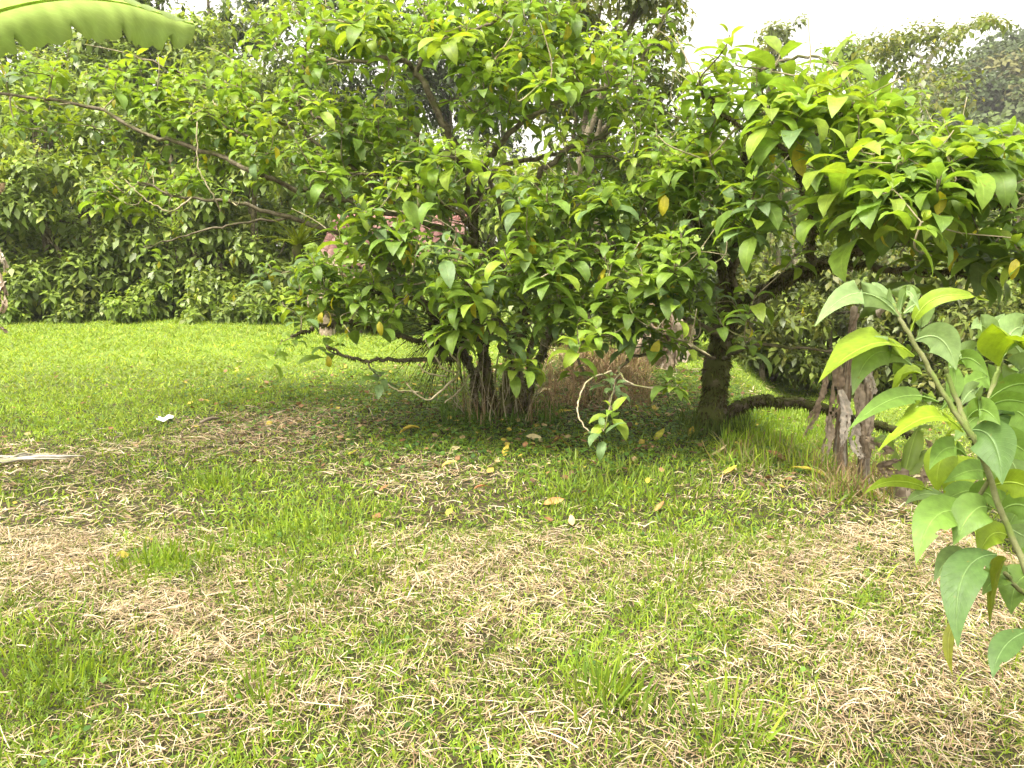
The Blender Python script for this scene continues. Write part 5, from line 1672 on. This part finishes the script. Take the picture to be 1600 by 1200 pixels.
# ------------------------------------------------------------------ fallen leaves, sticks, scrap
YEL, BRN, PALEY = (0.40, 0.31, 0.045), (0.22, 0.115, 0.05), (0.44, 0.37, 0.19)
fallen = [
    (713, 708, 26, 1.2, PALEY, 'pale fallen leaf standing on edge in front of the many-stemmed tree'),
    (640, 678, 34, .2, YEL, 'yellow fallen leaf at the edge of the brown straw patch'),
    (835, 692, 30, 2.6, PALEY, 'pale curled fallen leaf right of the many-stemmed trunk front'),
    (790, 711, 22, 1.4, YEL, 'small yellow fallen leaf in the grass below the many stems'),
    (885, 699, 26, 2.8, YEL, 'orange-yellow fallen leaf beside a brown one in the shade'),
    (870, 695, 22, .4, BRN, 'brown fallen leaf touching an orange-yellow one'),
    (678, 702, 18, .5, PALEY, 'small pale fallen leaf left of the leaf standing on edge'),
    (702, 732, 26, .1, (.45, .33, .08), 'tan fallen leaf lying on the straw below the trees'),
    (850, 617, 26, .3, PALEY, 'pale fallen leaf on the brown litter behind the stems'),
    (880, 650, 30, .2, YEL, 'yellow-olive fallen leaf in the shade between the trunks'),
    (1005, 706, 30, .1, BRN, 'reddish brown fallen leaf right of the hanging twig'),
    (1030, 686, 26, .8, (.36, .36, .05), 'olive yellow fallen leaf in the weeds between the trunks'),
    (1080, 681, 22, .9, YEL, 'yellow fallen leaf in the weeds left of the thick trunk'),
    (1012, 758, 18, 1.3, YEL, 'small bright yellow leaf standing in the green grass'),
    (1112, 724, 62, 2.5, (.46, .38, .12), 'long pale yellow blade lying in front of the thick trunk'),
    (1122, 714, 36, .2, PALEY, 'pale tan leaf beside the long yellow blade'),
    (1138, 745, 34, .3, YEL, 'yellow leaf in front of the long yellow blade'),
    (1135, 725, 20, 2.8, BRN, 'red-brown leaf just right of the pale tan leaf'),
    (1268, 748, 62, 2.9, YEL, 'big crumpled yellow leaf at the grass bank'),
    (1215, 722, 40, 2.6, BRN, 'brown leaf on the grass bank before the withered banana'),
    (1030, 800, 22, .4, (.40, .22, .08), 'brown curled leaf in the lit grass'),
    (865, 793, 32, .2, (.40, .22, .08), 'orange-brown leaf on straw at the shade boundary'),
    (752, 769, 24, .2, (.34, .15, .07), 'dark red-brown leaf on the straw strip'),
    (600, 770, 20, .9, BRN, 'small brown leaf on straw left of the strip'),
    (552, 713, 18, .3, YEL, 'little yellow leaf below the brown straw patch'),
    (893, 822, 26, 1.5, (.45, .28, .15), 'tan leaf standing upright in the lawn'),
]
for i, (px, py, ln, a, col, lab) in enumerate(fallen):
    c = G(px, py)
    dd = float(proj(c)[2])
    L = ln / FPX * dd * 1.05
    V, Q, U = leaf_template(L, L * (.42 if ln < 50 else .25), R.uniform(-.9, 1.1), R.uniform(.1, .5), 5, 7, .12, R.uniform(-.6, .6))
    V = V - V.mean(0)
    o = obj('fallen_leaf', mesh_np('fallen_leaf', V, [Q], M_DRY, np.tile(np.array(col) * R.uniform(.9, 1.1), (len(V), 1)), U))
    o.location = (c[0], c[1], c[2] + .030 + 0.08 * L)
    o.rotation_euler = (R.uniform(.0, .5), R.uniform(-.4, .4), a - 1.57)
    tag(o, lab, 'leaf', 'fallen leaves under the trees')

# bundle of grey dry stalks at the left
c = G(40, 728)
root = thing('dry_stalks', c, 'bundle of grey dry stalks lying on the lawn at the left', 'stalks')
for k in range(9):
    x0, x1 = R.uniform(-60, 20), R.uniform(60, 135)
    a, b = G(x0, 731 + R.uniform(-4, 4)), G(x1, 722 + R.uniform(-5, 3))
    a[2] += .03 + .01 * k * .3; b[2] += .035
    m = (a + b) / 2 + R.normal(0, .012, 3) + [0, 0, .02]
    pp, rad = smooth_path([a, m, b], [.010, .009, .005], 5)
    mb = MB(); mb.tube(pp, rad, 6, jit=.15)
    obj('stalk', mb.mesh('stalk', M_PALE), root)
# dark stick
a, b = G(312, 668), G(345, 660)
pp, rad = smooth_path([a + [0, 0, .04], (a + b) / 2 + [0, 0, .06], b + [0, 0, .04]], [.014, .018, .008], 5)
mb = MB(); mb.tube(pp, rad, 7, jit=.2)
o = obj('stick', mb.mesh('stick', M_WOOD)); tag(o, 'short grey stick lying right of the white scrap', 'stick')
# white scrap of plastic
c = G(260, 661)
n = 7
V = [(x * .13 / n + .012 * math.sin(y), y * .075 / n, .02 + .010 * math.sin(x * 1.1) + .008 * math.cos(y * 1.7 + x)) for x in range(-n // 2, n // 2 + 1) for y in range(-n // 2, n // 2 + 1)]
m_ = len(range(-n // 2, n // 2 + 1))
Q = [(i * m_ + j, i * m_ + j + 1, (i + 1) * m_ + j + 1, (i + 1) * m_ + j) for i in range(m_ - 1) for j in range(m_ - 1)]
o = obj('plastic_scrap', mesh_np('plastic_scrap', np.array(V), [np.array(Q)], M_WHITE)); o.location = (c[0], c[1], c[2] + .03); o.rotation_euler = (.25, 0, .5)
tag(o, 'crumpled white scrap lying on the lawn', 'litter')


# ------------------------------------------------------------------ humid air
def haze():
    me = bpy.data.meshes.new('haze')
    V = [(x, y, z) for x in (-620, 620) for y in (-70, 920) for z in (-2.4, 36)]
    me.from_pydata(V, [], [(0, 1, 3, 2), (4, 6, 7, 5), (0, 4, 5, 1), (2, 3, 7, 6), (0, 2, 6, 4), (1, 5, 7, 3)])
    m = bpy.data.materials.new('haze')
    m.use_nodes = True
    nt = m.node_tree
    nt.nodes.remove(nt.nodes['Principled BSDF'])
    pv = nt.nodes.new('ShaderNodeVolumePrincipled')
    pv.inputs['Density'].default_value = 0.0007
    pv.inputs['Color'].default_value = (0.98, 0.97, 0.94, 1)
    nt.links.new(pv.outputs[0], nt.nodes['Material Output'].inputs['Volume'])
    me.materials.append(m)
    tag(obj('haze', me), 'pale humid haze in the air over lawn and hill', 'haze', kind='stuff')


haze()
